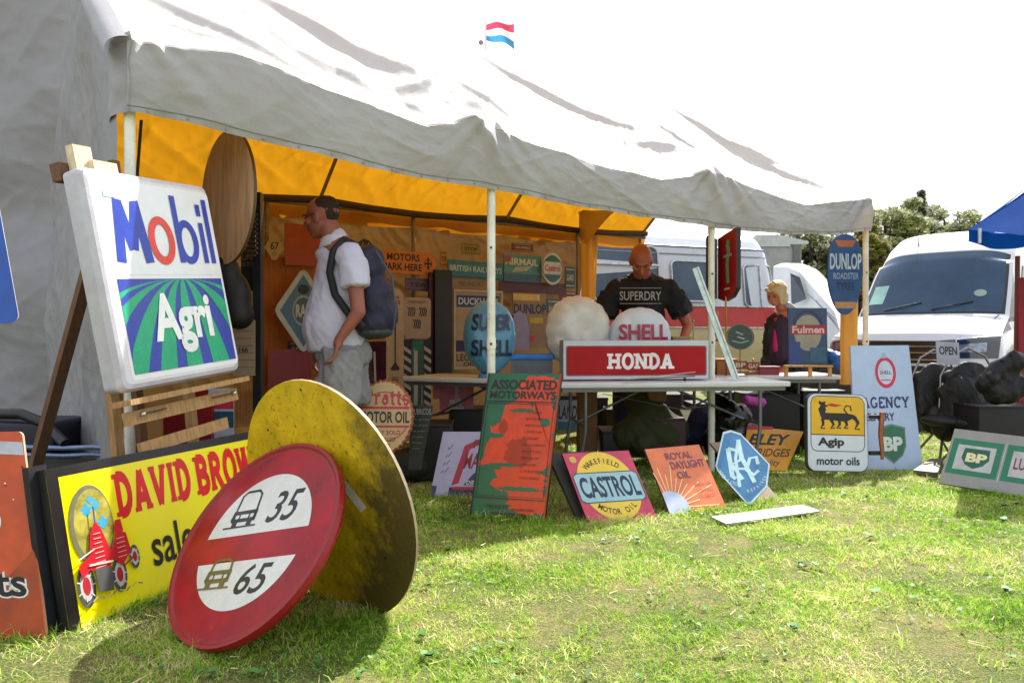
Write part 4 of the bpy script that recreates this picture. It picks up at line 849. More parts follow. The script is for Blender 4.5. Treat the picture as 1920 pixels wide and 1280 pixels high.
# ================================================================ UNDER THE CANVAS
def upright(px0, py1, px1, py0, Z0, Z1=None, lean=.02):
    """board facing the camera: left px, bottom py, right px, top py"""
    Z1 = Z1 or Z0; a = P(px0, py1, Z0); b_ = P(px1, py1, Z1); b_.z = a.z; h_ = (py1-py0)/F*Z0; return a, b_-a, V((0, lean, h_))
def ZB_(px, d=DB-.2): return base(t_of(px, d), d).y       # depth of the back wall along a pixel column
TOPM = mt('c4c6c8', .35, var=.06, wear=.04, wc='9a9890'); LEG = mt('6a6e70', .35, .6, var=.15)
def table(name, label, a, b_, dv, z=.74, legs=((.10, 0), (.86, 0))):
    a, b_ = V(a), V(b_); w_ = b_-a; wu = w_.normalized(); du = V(dv).normalized(); dl = V(dv).length; c = a+w_/2+V(dv)/2
    e = empty(name, (c.x, c.y, 0), label, 'table', 'folding tables of the stall')
    MB().box(c+V((0, 0, z-.02)), w_/2, V(dv)/2, V((0, 0, .02)), TOPM, .012).build('tabletop', e)
    b = MB(); b.box(c+V((0, 0, z-.055)), w_/2-wu*.03, V(dv)/2-du*.03, V((0, 0, .014)), LEG); b.build('apron', e)
    for f, _ in legs:
        for s_ in (.08, .92):
            p0 = a+w_*f+V(dv)*s_; mid = .38; p0.z = 0
            MB().tube([p0+wu*(-.02), p0+V((0, 0, mid*.6)), p0+V((0, 0, mid))+wu*.03, p0+V((0, 0, z-.06))+wu*.03], .014, LEG, 10).build('leg', e)
        q0, q1 = a+w_*f+V(dv)*.08, a+w_*f+V(dv)*.92
        MB().tube([q0+V((0, 0, .42))+wu*.03, q1+V((0, 0, .42))+wu*.03], .011, LEG, 8).build('crossbar', e)
        k = 1 if f < .5 else -1
        MB().tube([(q0+q1)/2+V((0, 0, .42))+wu*.03, (q0+q1)/2+wu*k*.55+V((0, 0, z-.07))], .010, LEG, 8).build('brace', e)
    return e
ta, tb = P(1048, 717, 5.78), P(1483, 717, 6.02); ta.z = tb.z = 0
t_dv = V((-.08, .70, 0)); table('folding_table', 'white folding table in front carrying the long red light box', ta, tb, t_dv)
TZ = .74
ta2 = V((1.42, 6.95, 0)); table('folding_table', 'rear right white folding table carrying the blue framed sign on a wooden stand', ta2, V((2.88, 7.0, 0)), V((0, .62, 0)))
table('folding_table', 'left grey folding table carrying the blue shell globe', V((-.90, 6.55, 0)), V((.26, 6.02, 0)), V((.24, .52, 0)), z=.75)
# --- HONDA light box
q = upright(1056, 714, 1329, 640, 6.02, 6.14, .0); q[0].z = TZ+.012
p = Panel('light_box', 'long red light box with white slab lettering and a pale frame, on the front table', 'sign', q, .17, mt('b8bcc4', .3, var=.05), mt('8c9092', .35, var=.12), profile=[(0, -.17), (0, -.003), (.003, 0)])
p.rr(.018, .09, .985, .86, .015, mt('5a6068')); p.rr(.024, .115, .978, .84, .015, mt('9c0412', .35, var=.1, spec=.25), 'face'); p.slab('HONDA', .30, .27, .755, .66, mt('dcdcdc'), .24, sw=.46, sh=.17); p.done()
b = MB(); b.bar(P(1168, 712, 5.85)-V((0, 0, 0)), P(1302, 705, 5.95), .03, .006, mt('3a4a4c', .3)); b.bar(P(1170, 712, 5.84), P(1304, 697, 5.94), .006, .006, mt('a8a8a8', .3, .6)); b.ell(P(1284, 711, 5.86), .014, BLK)
for v in range(1): pass
o = b.build('wiper_blade', origin=(.9, 5.85, TZ+.01), label='dark wiper blade lying on the table edge before the red light box', cat='wiper blade'); o.location.z += 0
# --- shell globes
def globe(px, pyb, Z, W_, H_, T_, yaw, m, label, texts=(), ink=None, scal=1):
    c = P(px, pyb, Z); e = empty('shell_globe', c, label, 'globe', 'shell shaped petrol pump globes')
    X = V((math.cos(yaw), math.sin(yaw), 0)); Yv = V((math.sin(yaw), -math.cos(yaw), 0))
    def rad(a):   # outline of a scallop; a from bottom
        k = math.cos(a); base_ = .5+.035*math.cos(3*a)*0; return (1+.018*abs(math.cos(a*8))*scal)*(1-.10*max(0, -k)**3)
    b = MB()
    def fn(side):
        def f(u, v):
            a = 2*math.pi*u; r = v; rr = rad(a-math.pi/2+math.pi)
            x = W_/2*r*rr*math.cos(a); z = H_*.53+H_*.47*r*rr*math.sin(a); 
            # base narrows
            if z < H_*.25: x *= .62+.38*(max(z, 0)/(H_*.25))**.6
            th = T_/2*(max(0, 1-r**3.2))**.5
            ang = math.atan2(z-.02, x+1e-6); rib = .016*abs(math.sin(ang*7))*scal*min(1, r*1.6)*(1-r**6)
            return c+X*x+V((0, 0, z))+Yv*side*(th+rib)
        return f
    b.grid(fn(1), 96, 16, m, flip=False); b.grid(fn(-1), 96, 16, m, flip=True); b.build('globe', e)
    b = MB(); b.tube([c, c+V((0, 0, .05))], [.09*W_/.4, .085*W_/.4], m, 20); b.build('collar', e)
    for t, x0, z0, x1, z1, sh in texts:
        vs, fs = tmesh(t, .03, sh); ax, bx = min(v[0] for v in vs), max(v[0] for v in vs); ay, by = min(v[1] for v in vs), max(v[1] for v in vs); o = []
        for x, y in vs:
            xx = x0+(x-ax)/(bx-ax)*(x1-x0); zz = z0+(y-ay)/(by-ay)*(z1-z0); r = math.hypot(xx/(W_/2), (zz-H_*.53)/(H_*.47))
            o.append(c+X*xx+V((0, 0, zz))+Yv*(T_/2*(max(0, 1-min(r, .97)**3.2))**.5+.026))
        b = MB(); b.add(o, fs, ink); b.build('lettering', e)
    return e
globe(1200, 700, 6.5, .50, .56, .17, .05, mt('c2cad2', .3, var=.07), 'white shell globe with red lettering in front of the man in black', [('SHELL', -.19, .27, .21, .40, 0)], mt('a01838', .3))
globe(1083, 702, 6.45, .56, .66, .28, .45, mt('c4c2bc', .3, var=.1), 'blank pale shell globe seen from its back beside the lettered white globe', scal=2.0)
globe(918, 712, 6.35, .42, .66, .24, .25, mt('5494b8', .3, var=.15), 'blue shell globe with dark lettering behind the middle pole', [('SUPER', -.17, .39, .14, .52, .2), ('SHELL', -.17, .19, .16, .32, 0)], mt('283050', .3))
# blue crate
b = MB(); a, b2 = P(958, 698, 6.35), P(1036, 698, 6.35); a.z = b2.z = .755; b.prism([a, b2, b2+V((0, .35, 0)), a+V((0, .35, 0))], V((0, 0, .145)), mt('56606a', .3, var=.2))
cr = empty('crate', (a+b2)/2, 'grey clear sided crate with a bright blue lid beside the blue shell globe', 'crate'); b.build('box', cr)
b = MB(); b.box((a+b2)/2+V((0, .175, .16)), (b2-a)/2+V((.012, 0, 0)), V((0, .19, 0)), V((0, 0, .022)), mt('1470c8', .3), .008); b.build('lid', cr)
# --- things hung on the back wall
def hang(name, label, cat, px0, py1, px1, py0, dz=0, th=.01, face=None, outline=SQ, edge=None, Z=None, lean=0, frame=None, group=None, roll=0):
    z0, z1 = (Z, Z) if Z else (ZB_(px0)-dz, ZB_(px1)-dz); q = upright(px0, py1, px1, py0, z0, z1, lean)
    if roll: q = (q[0], q[1]+V((0, 0, roll)), q[2])
    return Panel(name, label, cat, q, th, face, edge, outline=outline, group=group)
tan = mt('8a7654', .5, var=.15)
p = hang('direction_sign', 'orange arrow shaped parking sign with black lettering hung on the back wall', 'sign', 712, 512, 818, 466, .06, face=mt('c87410', .4, var=.15), outline=[(0, 0.05), (.93, 0), (1, .5), (.93, .95), (.1, 1), (-.03, .55)], roll=-.0)
p.text('MOTORS', .12, .56, .70, .86, BLK, .03); p.text('PARK HERE', .06, .16, .74, .46, BLK, .03); p.ring(.85, .5, .07, .012, BLK, part='emblem'); p.line([(.79, .5), (.91, .5)], .08, BLK, 'emblem'); p.line([(.85, .25), (.85, .75)], .08, BLK, 'emblem'); p.done()
p = hang('railway_sign', 'long teal railway sign with pale lettering behind the middle pole', 'sign', 840, 519, 944, 486, .06, face=mt('2c7488', .4, var=.15, wear=.05), roll=-.01); p.text('BRITISH RAILWAYS', .03, .38, .97, .72, mt('b8c8c4'), .02); p.line([(.0, .06), (1, .06)], .05, NAVY); p.done()
p = hang('airline_sign', 'teal and grey landscape sign with faded lettering left of the small round sign', 'sign', 945, 527, 1015, 476, .07, face=mt('4c8c90', .4, var=.35, scale=6, wear=.15, wc='8a8a80')); p.text('AIRMAIL', .02, .62, .92, .88, mt('c8c4b4'), .03); p.rect(.0, .0, 1, .3, mt('3c6484')); p.poly([(.2, .35), (.6, .42), (.75, .6), (.3, .55)], mt('a8aca4')); p.ell(.1, .82, .07, mt('a83828'), ry=.12); p.done()
p = hang('oil_sign', 'small round white oil sign with green top and red lettering on the back wall', 'sign', 1017, 533, 1055, 472, .12, face=mt('bcc4c0', .35), outline=CIRC); p.ring(.5, .5, .49, .03, mt('384038')); p.poly([(.5+.42*math.cos(R(a)), .5+.42*math.sin(R(a))) for a in range(30, 151, 10)], mt('2c6c4c')); p.poly([(.5+.42*math.cos(R(a)), .5+.42*math.sin(R(a))) for a in range(205, 336, 10)], mt('386474')); p.text('Castrol', .12, .42, .88, .62, mt('b82c38'), .03); p.done()
p = hang('wall_plank', 'narrow tan board with faint lettering below the long teal sign', 'board', 848, 541, 912, 520, .05, face=tan); p.text('MIDLAND RED', .2, .3, .9, .7, mt('4a3828'), 0); p.done()
hang('wall_board', 'dark reddish brown board hung behind the framed oil poster', 'board', 936, 548, 1062, 526, .04, face=mt('5a3038', .5, var=.3)).done()
p = hang('oil_poster', 'pale framed oil poster with blue heading behind the blue globe', 'poster', 850, 692, 942, 542, .10, face=mt('a08c6c', .5, var=.12)); p.frame(.035, mt('b4a894', .5)); p.rect(.06, .78, .94, .93, mt('1c3c74')); p.text('DUCKHAMS', .10, .81, .92, .90, mt('b8bcd0'), .03); p.rect(.05, .22, .3, .36, mt('241c4c')); p.text('LEGAL', .06, .10, .5, .19, BLK, .02); p.text('OILS', .2, .035, .5, .085, BLK, .02); p.done()
p = hang('tyre_poster', 'yellow and tan poster with a dark blue heading right of the blue globe', 'poster', 962, 652, 1024, 548, .14, face=mt('8c7450', .5, var=.2)); p.rect(.0, .86, .8, .98, mt('d0b060')); p.text('DUNLOP', .02, .62, 1.0, .80, mt('2a2c50'), .04); p.rect(.5, .45, .9, .55, mt('b8a020')); p.rect(.5, .12, .65, .22, mt('b82c30')); p.done()
p = hang('arched_board', 'arched lilac board edged in red and black beside the blue globe', 'board', 956, 656, 992, 582, .2, face=mt('8c88ac', .5), outline=[(0, 0), (1, 0), (1, .6), (.85, .9), (.5, 1), (.15, .9), (0, .6)], edge=mt('902838')); p.line([(.04, 0), (.04, .6), (.18, .88)], .04, BLK); p.done()
hang('tall_panel', 'tall near black panel standing left of the framed oil poster', 'board', 816, 700, 848, 505, .16, face=mt('16161a', .4), th=.04).done()
hang('tall_panel', 'tall maroon panel between the striped board and the near black panel', 'board', 805, 720, 820, 510, .12, face=mt('3c1c28', .4), th=.03).done()
p = hang('feather_plate', 'cream plate with three dark feather crests above the striped green board', 'sign', 757, 634, 808, 557, .25, face=mt('a08c74', .4, var=.1), outline=rrect(.15, .66))
for cx_, cy_ in ((.3, .64), (.72, .64), (.5, .34)):
    for k in range(4): p.line([(cx_-.14+.07*k, cy_-.10), (cx_-.10+.07*k, cy_+.06), (cx_-.16+.07*k, cy_+.12)], .03, mt('2c2420'))
p.text('SHREWSBURY', .15, .86, .85, .92, mt('5a4838'), 0); p.done()
p = hang('striped_board', 'tall green board with slanting black and white stripes down both edges', 'board', 757, 790, 808, 636, .22, face=mt('14181a', .4))
for k in range(8):
    for x in (.0, .74): p.poly([(x, .10+.11*k), (x+.26, .04+.11*k), (x+.26, .09+.11*k), (x, .15+.11*k)], mt('a4a4a0'))
p.rect(.28, 0, .72, 1, mt('3c5450', .3, var=.3)); p.rect(.36, .0, .5, .9, mt('a0a8a4', .3, var=.2)); p.poly([(.3, .98), (.7, .98), (.6, .86), (.4, .86)], mt('107048')); p.done()
p = hang('thermometer_sign', 'long cream enamel thermometer sign with rounded ends beside the backpack', 'sign', 724, 738, 757, 540, .35, face=mt('b09a78', .35, var=.12), outline=rrect(.49, .17), edge=mt('c8c8c0')); p.ell(.5, .97, .3, mt('b82c20'), ry=.02) if 0 else None
p.text('STEPHENS', .25, .90, .75, .93, mt('701c28'), .02); p.text('INKS', .2, .85, .8, .885, mt('701c28'), .03); p.rect(.47, .28, .55, .82, mt('302824'))
for k in range(22): p.line([(.3, .29+.024*k), (.7, .29+.024*k)], .002, mt('4a3c30'))
p.poly([(.3, .22), (.7, .22), (.75, .24), (.5, .30), (.25, .24)], mt('2a1830')); p.text('BLUE BLACK', .3, .10, .7, .16, mt('3c2c28'), .01); p.done()
# diamond signs
p = hang('club_sign', 'blue diamond club sign with a white border behind the walking man', 'sign', 516, 660, 620, 503, .25, face=mt('a8b4b4', .35), outline=[(.5, 0), (.56, .02), (.97, .44), (1, .5), (.97, .56), (.56, .98), (.5, 1), (.44, .98), (.03, .56), (0, .5), (.03, .44), (.44, .02)])
p.poly([(.5, .06), (.92, .5), (.5, .94), (.08, .5)], mt('2c5c7c', .3, var=.2)); p.ell(.5, .5, .2, mt('8c9498'), ry=.19); p.ell(.5, .5, .17, mt('44586c'), ry=.16); p.text('RAC', .36, .42, .64, .58, mt('b8c0c0'), .04); p.ell(.5, .76, .1, BLK, ry=.06); p.done()
p = hang('stop_flag', 'small cream bus stop plate numbered 67 on the back wall', 'sign', 496, 486, 532, 441, .12, face=mt('a88c5c', .4, var=.15), outline=[(.35, 0), (.65, 0), (.75, .2), (1, .5), (.8, .78), (.6, 1), (.4, 1), (.2, .78), (0, .5), (.25, .2)]); p.text('67', .3, .42, .75, .75, BLK, .02); p.ring(.5, .25, .1, .03, mt('5a4828')); p.done()
p = hang('badge_plate', 'winged black and yellow badge just above the backpack', 'sign', 668, 482, 704, 446, .2, face=mt('2c2a1c', .4), outline=[(.1, .1), (.9, .05), (1, .5), (.7, .9), (.4, 1), (0, .7)]); p.line([(.2, .3), (.35, .8), (.5, .3), (.65, .8), (.8, .3)], .06, mt('b89c50')); p.done()
hang('orange_sign', 'orange red enamel sign behind the face of the walking man', 'sign', 534, 496, 600, 418, .10, face=mt('9c3c10', .5, var=.2)).done()
hang('red_cabinet_sign', 'deep red sign with a small badge below the blue diamond sign', 'sign', 502, 730, 584, 655, .22, face=mt('7c0c14', .4, var=.2)).done()
# wire grid display panels
GRD = mt('a86820', .5, var=.2); 
def gridp(px0, py1, px1, py0, label):
    a = P(px0, py1, ZB_(px0)-.06); b_ = P(px1, py1, ZB_(px1)-.06); b_.z = a.z; h_ = V((0, 0, (py1-py0)/F*a.y)); e = MB()
    for k in range(13): e.tube([a+(b_-a)*k/12, a+(b_-a)*k/12+h_], .003, GRD, 5, False)
    for k in range(15): e.tube([a+h_*k/14, b_+h_*k/14], .003, GRD, 5, False)
    e.build('wire_grid', origin=a, label=label, cat='display grid', group='wire display grids on the back wall')
gridp(498, 740, 616, 478, 'orange wire grid behind the blue diamond sign'); gridp(440, 800, 474, 500, 'narrow wire grid left of the dark post')
p = hang('backing_cloth', 'orange cloth stretched behind the wire grid', 'cloth', 494, 745, 618, 480, .02, face=mt('b06820', .7, var=.2), th=.005); p.done()
# dark post with coil, bottles
q = P(485, 700, 5.2); MB().bar((q.x, q.y, 0), P(484, 362, 5.2), .07, .05, mt('1c2430', .35, var=.2)).build('display_post', origin=(q.x, q.y, 0), label='dark blue black post between the plywood disc and the walking man', cat='post')
cx_, b = P(470, 440, 5.1), MB()
for k in range(9): b.box(P(472, 402+k*9, 5.1), .035, .012, .006, mt('2a2420'))
b.bar(P(472, 400, 5.12), P(472, 480, 5.12), .05, .01, mt('6a5a40')); b.build('slatted_sign', origin=cx_, label='small black slatted ornament beside the dark post top', cat='ornament')
p = hang('station_roundel', 'narrow black and green route sign left of the dark post', 'sign', 452, 545, 480, 468, Z=5.3, face=mt('14181a')); p.text('LINE', .1, .75, .9, .88, mt('8a8478'), .02); p.text('LEICESTER', .05, .6, .95, .70, mt('8a8478'), .0); p.poly([(.2, .9), (.8, .9), (.5, 1.2)], mt('a01c28')); p.done()
p = hang('price_list', 'cream price list sheet hanging beside the right edge of the light box', 'sign', 436, 704, 478, 600, Z=5.0, face=mt('9c8c74', .5, var=.1))
for k in range(6): p.line([(.05, .15+.13*k), (.95, .15+.13*k)], .01, mt('5a4c40'))
p.text('166', .3, .42, .7, .52, BLK, .02); p.done()
p = hang('flag_sign', 'white red and teal striped sign seen behind the easel legs', 'sign', 352, 830, 438, 728, Z=4.75, face=mt('b8c4d8', .4)); p.rect(0, .0, .45, 1, mt('8c101c')); p.rect(.5, .62, 1, .9, mt('c03050')); p.rect(.5, .28, 1, .58, mt('1c5468')); p.text('Castrol', .1, .45, .5, .58, mt('c8b0b0'), .02); p.done()
MB().prism([P(306, 850, 4.7), P(396, 850, 4.7), P(396, 760, 4.7), P(306, 760, 4.7)], V((0, .05, 0)), mt('8c101c', .4, var=.2)).build('red_sign', origin=P(350, 850, 4.7), label='plain red sign standing behind the lower easel legs', cat='sign')
# plywood disc hanging under the valance
c = P(424, 370, 4.66); u_ = V((.25, -.272, 0)); q = (c-u_-V((0, 0, .388)), u_*2, V((0, 0, .776)))
p = Panel('plywood_disc', 'bare plywood disc hanging edge on beneath the front edge of the canvas roof', 'disc', q, .018, wood('d8b48c', .8), mt('5a4028'), outline=CIRC); p.get('hanging_cord').tube([P(424, 215, 4.66), P(424, 250, 4.66)], .004, BLK); p.done()
# black bag behind light box
bg_e = empty('hanging_bag', P(440, 610, 4.7), 'black bag hanging behind the right edge of the tall light box', 'bag')
blob('bag_body', [('c', P(425, 500, 4.75), P(448, 590, 4.75), .07, .09), ('e', P(446, 560, 4.75), (.08, .08, .15))], mt('101012', .6, bump=.3, bscale=20), bg_e, .014)
# pratts plaque
n_ = 36; oc = [(.5+.5*math.cos(2*math.pi*k/(n_*4))*(1-.035*abs(math.sin(math.pi*k/4))), .5+.5*math.sin(2*math.pi*k/(n_*4))*(1-.035*abs(math.sin(math.pi*k/4)))) for k in range(n_*4)]
q = (P(662, 852, 4.98), P(774, 852, 5.02)-P(662, 852, 4.98), P(667, 710, 5.06)-P(662, 852, 4.98))
p = Panel('bottle_cap_sign', 'round cream bottle cap sign with red and black oil lettering under the thermometer sign', 'sign', q, .03, mt('b09468', .4, var=.15, wear=.06), mt('8a4a30'), outline=oc, profile=[(-.006, -.03), (0, -.006), (.012, 0)])
RD2 = mt('a02028', .35)
p.ring(.5, .5, .43, .022, RD2); p.rect(.06, .38, .94, .62, mt('b09468', .4)); p.rect(.075, .60, .925, .635, RD2); p.rect(.075, .355, .925, .385, RD2)
p.slab('Pratts', .15, .66, .92, .86, RD2, .19, sw=.3); p.text('MOTOR OIL', .08, .415, .93, .57, BLK, .03); p.text('ONLY SOLD', .26, .26, .78, .32, mt('7c2420'), .01); p.text('IN SEALED', .32, .17, .70, .23, mt('7c2420'), .01); p.text('BOTTLES', .38, .10, .62, .15, mt('7c2420'), .01); p.done()
p = hang('brown_glass_sign', 'maroon sign with a faint painted reflection behind the shorts of the walking man', 'sign', 680, 735, 724, 640, Z=5.7, face=mt('3c1420', .15, var=.3)); p.line([(.55, .1), (.5, .8)], .04, mt('a89890')); p.done()  # pale streak painted on the face as a reflection
p = hang('slate_sign', 'dark slate sign with pale lettering standing right of the bottle cap sign', 'sign', 766, 880, 812, 760, Z=5.3, face=mt('1c2224', .5, var=.2), outline=[(0, .0), (.5, 0), (1, 1), (.1, 1)]); p.text('LUBRICOIL', .15, .86, .95, .95, mt('8c908c'), .0)
for k in range(6): p.text('oils grease', .15, .76-.09*k, .85-.08*k, .80-.09*k, mt('747874'))
p.done()
p = hang('pink_poster', 'pink poster with a pale figure seen under the left table', 'poster', 824, 768, 888, 708, Z=6.9, face=mt('b86478', .5, var=.3)); p.poly([(.25, 0), (.3, .3), (.6, .35), (.75, 0)], mt('c8bcbc')); p.rect(.45, .2, .55, .8, mt('b8a8a8')); p.text('NOBLE', .3, .08, .7, .2, mt('382c34'), .02); p.done()
p = hang('pink_poster', 'narrow pink poster strip just left of the larger pink poster', 'poster', 812, 748, 824, 706, Z=6.8, face=mt('c0687c', .5, var=.3)); p.done()
p = hang('land_sign', 'white and teal sign with slanted lettering under the left end of the front table', 'sign', 1046, 806, 1082, 742, Z=6.7, face=mt('a8a8c4', .4)); p.rect(0, 0, 1, .25, mt('3c7088')); p.rect(0, .88, 1, 1, mt('242848')); p.text('LAND', .02, .32, 1.0, .72, mt('38343c'), .02, .2); p.done()
# --- clutter under the tables
def sack(name, label, cat, pts, r, m, seed=0, vox=.02):
    rs = random.Random(seed); e = empty(name, V((pts[0][0], pts[0][1], 0)), label, cat); pr = []
    for a, c in zip(pts, pts[1:]): pr.append(('c', V(a), V(c), r*rs.uniform(.8, 1.1), r*rs.uniform(.8, 1.1)))
    for k in range(9): a = V(rs.choice(pts)); pr.append(('e', a+V((rs.uniform(-1, 1), rs.uniform(-1, 1), rs.uniform(-.4, 1)))*r*.7, (r*rs.uniform(.4, .7),)*3))
    blob('body', pr, m, e, min(vox, .014), 8, fold=(r*.11, .7/r)); return e
def bx(name, label, cat, px0, py1, px1, py0, Z, dp, m, top=None, lid=0):
    a = P(px0, py1, Z); b_ = P(px1, py1, Z); z0 = max(a.z, 0); z1 = P(px0, py0, Z).z; c = (a+b_)/2; c.z = (z0+z1)/2; c.y += dp/2
    e = empty(name, (c.x, c.y, z0), label, cat); MB().box(c, (b_.x-a.x)/2, dp/2, (z1-z0)/2, m, .006).build('body', e)
    b = MB(); b.box(V((c.x, c.y, z1+.006)), (b_.x-a.x)/2+.006, dp/2+.006, .010, top or m, .003); b.build('lid' if lid else 'rim', e); return e
CARD = mt('7a5838', .8, var=.15)
bx('cardboard_box', 'brown cardboard box standing under the left end of the front table', 'box', 1086, 870, 1120, 735, 6.7, .3, CARD)
bx('cardboard_box', 'small brown box on top of the olive bag under the front table', 'box', 1216, 752, 1250, 730, 6.55, .2, CARD)
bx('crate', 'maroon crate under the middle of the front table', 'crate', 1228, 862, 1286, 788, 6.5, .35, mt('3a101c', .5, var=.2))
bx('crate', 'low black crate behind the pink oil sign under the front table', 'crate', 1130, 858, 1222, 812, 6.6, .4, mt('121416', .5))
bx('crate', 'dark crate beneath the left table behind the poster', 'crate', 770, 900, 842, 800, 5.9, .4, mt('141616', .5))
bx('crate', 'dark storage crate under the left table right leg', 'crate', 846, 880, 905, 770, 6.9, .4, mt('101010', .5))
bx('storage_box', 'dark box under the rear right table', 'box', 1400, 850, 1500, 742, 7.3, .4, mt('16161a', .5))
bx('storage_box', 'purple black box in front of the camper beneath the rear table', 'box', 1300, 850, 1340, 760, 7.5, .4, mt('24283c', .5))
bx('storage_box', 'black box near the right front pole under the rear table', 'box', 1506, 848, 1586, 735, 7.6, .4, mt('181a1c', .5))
sack('olive_bag', 'olive green bag slumped under the front table', 'bag', [(P(1180, 700, 6.6).x, 6.65, .25), (P(1250, 700, 6.6).x, 6.65, .27), (P(1215, 700, 6.6).x, 6.65, .45)], .17, mt('34381c', .8, bump=.3, bscale=15), 1)
sack('black_bag', 'shiny black bag heap behind the blue club sign', 'bag', [(P(1350, 700, 6.6).x, 6.55, .2), (P(1392, 700, 6.6).x, 6.6, .22), (P(1370, 700, 6.6).x, 6.6, .42)], .15, mt('0c0d10', .18, bump=.6, bscale=16), 2)
sack('pink_cloth', 'bright pink cloth bundle on top of the black bags', 'cloth', [(P(1404, 700, 6.9).x, 6.95, .52), (P(1428, 700, 6.9).x, 6.95, .50)], .05, mt('b0409c', .7), 3, .012)
sack('blue_bag', 'navy bag between the maroon crate and the pole', 'bag', [(P(1300, 700, 6.9).x, 6.9, .2), (P(1318, 700, 6.9).x, 6.9, .35)], .12, mt('1c2048', .7, bump=.3), 5)
sack('grey_bundle', 'grey green bundle under the left table beside the dark crate', 'bag', [(P(735, 700, 5.9).x, 5.9, .1), (P(775, 700, 5.9).x, 6.0, .12)], .13, mt('1c1e18', .8, bump=.3), 6)
b = MB(); b.prism([P(1275, 768, 6.15), P(1296, 768, 6.15), P(1287, 790, 6.15)], V((0, .004, 0)), mt('b8b090', .7)); pe_ = empty('pennant', P(1285, 768, 6.15), 'small cream triangular pennant on a cord below the front table', 'pennant'); b.build('flag_cloth', pe_)
b = MB(); b.tube([P(1130, 738, 6.3), P(1200, 752, 6.35), P(1275, 767, 6.15), P(1330, 760, 6.3)], .003, mt('6a6a60')); b.build('cord', pe_)
# --- things on the rear table and between
p = Panel('framed_sign', 'dark blue battery sign with pale arch and red lettering on a wooden stand', 'sign', upright(1479, 683, 1552, 577, 6.9, 6.95, .02), .012, mt('1c3c5c', .3, var=.2, wear=.06), BLK)
p.ring(.5, .62, .40, .05, mt('2c2438'), ry=.34, a0=0, a1=180); p.ell(.5, .56, .35, mt('8c8474', .4), ry=.32); p.rect(.05, .53, .98, .70, mt('8c2434')); p.text('Fulmen', .1, .55, .92, .68, mt('d0a8a0'), .03); p.rect(.0, .0, .3, .4, mt('2c3c7c')); p.rect(.55, .04, .95, .3, mt('2c546c')); p.done()
sb = empty('wooden_stand', P(1515, 705, 6.93), 'small pale wooden stand beneath the dark blue battery sign', 'stand'); WS = wood('c89058')
MB().bar(P(1470, 686, 6.93), P(1560, 686, 6.93), .05, .015, WS).build('rail', sb)
for x in (1474, 1519, 1556): MB().bar(P(x, 688, 6.93), P(x, 706, 6.93), .03, .02, WS).build('foot', sb)
p = Panel('oval_badge', 'dark green oval badge propped beside the leaning glass strip', 'sign', upright(1362, 655, 1415, 608, 6.9, 6.9, .02), .01, mt('143420', .3), outline=CIRC); p.ring(.5, .5, .46, .02, mt('687464')); p.line([(.35, .7), (.6, .6), (.4, .5), (.65, .42)], .06, mt('a0a8a0')); p.line([(.2, .35), (.5, .26), (.8, .35)], .05, mt('889088')); p.done()
b = MB(); a, c = P(1304, 502, 6.2), P(1380, 710, 6.12); b.bar(a, c, .055, .008, mt('c0d0cc', .1, var=.25, scale=14, coat=.6), V((0, -1, .3))); b.bar(a+V((.012, -.006, 0)), c+V((.012, -.006, 0)), .006, .006, mt('90a0a4', .2)); b.build('glass_strip', origin=c, label='long pale glass strip leaning diagonally up from the front table', cat='glass strip')
def stand_(px, pyb, Z, h, col, label, t=None):
    c = P(px, pyb, Z); e = empty('display_stand', c, label, 'stand', 'small brass and wooden display stands on the rear table')
    BR = mt('b08838', .3, .7); b = MB(); b.tube([c, c+V((0, 0, h))], .006, BR, 8); b.ell(c+V((0, 0, h)), .012, BR); b.build('stem', e)
    b = MB(); b.box(c+V((0, 0, .012)), .07, .03, .012, wood('8a5a30')); b.build('foot', e)
    q = (c+V((-.055, -.01, .04)), V((.11, 0, 0)), V((0, 0, .07))); pp = Panel('x', 'x', 'x', q, .008, mt(col, .4), parts=False)
    if t: pp.text(t, .1, .2, .9, .8, BLK if col[0] > '8' else mt('c8b8a0'), .03)
    pp.b['panel'].build('plate', e)
stand_(1300, 668, 6.75, .30, 'a89870', 'brass stand with a cream plate right of the hand of the man in black', 'AL')
stand_(1325, 690, 6.7, .22, '8a3c28', 'brass stand with a rusty red plate behind the red light box end', 'OIL')
stand_(1388, 700, 6.98, .34, '7c2018', 'brass stand with a dark red plate below the green oval badge', 'BP')
stand_(1412, 702, 7.05, .13, '70201c', 'low wooden stand with a dark red plate left of the woman', 'GAS')
stand_(1345, 640, 6.99, .25, 'a09068', 'brass stand with a tan plate behind the glass strip', 'MAR')
bx('toolbox', 'tan wooden tray with pale lettering on the rear table', 'tray', 1296, 706, 1340, 684, 6.98, .2, wood('9a7048'))
bx('tin_box', 'low orange brown tray left of the woman on the rear table', 'tray', 1344, 704, 1382, 676, 7.0, .2, mt('a05a28', .5))
bx('tin_box', 'low red tin left of the woman on the rear table', 'tin', 1424, 704, 1462, 690, 7.0, .14, mt('802838', .4))
bx('tin_box', 'cream tin with dark marks at the hand of the man in black', 'tin', 1262, 668, 1296, 634, 6.7, .12, mt('a08868', .4, var=.3, scale=30))
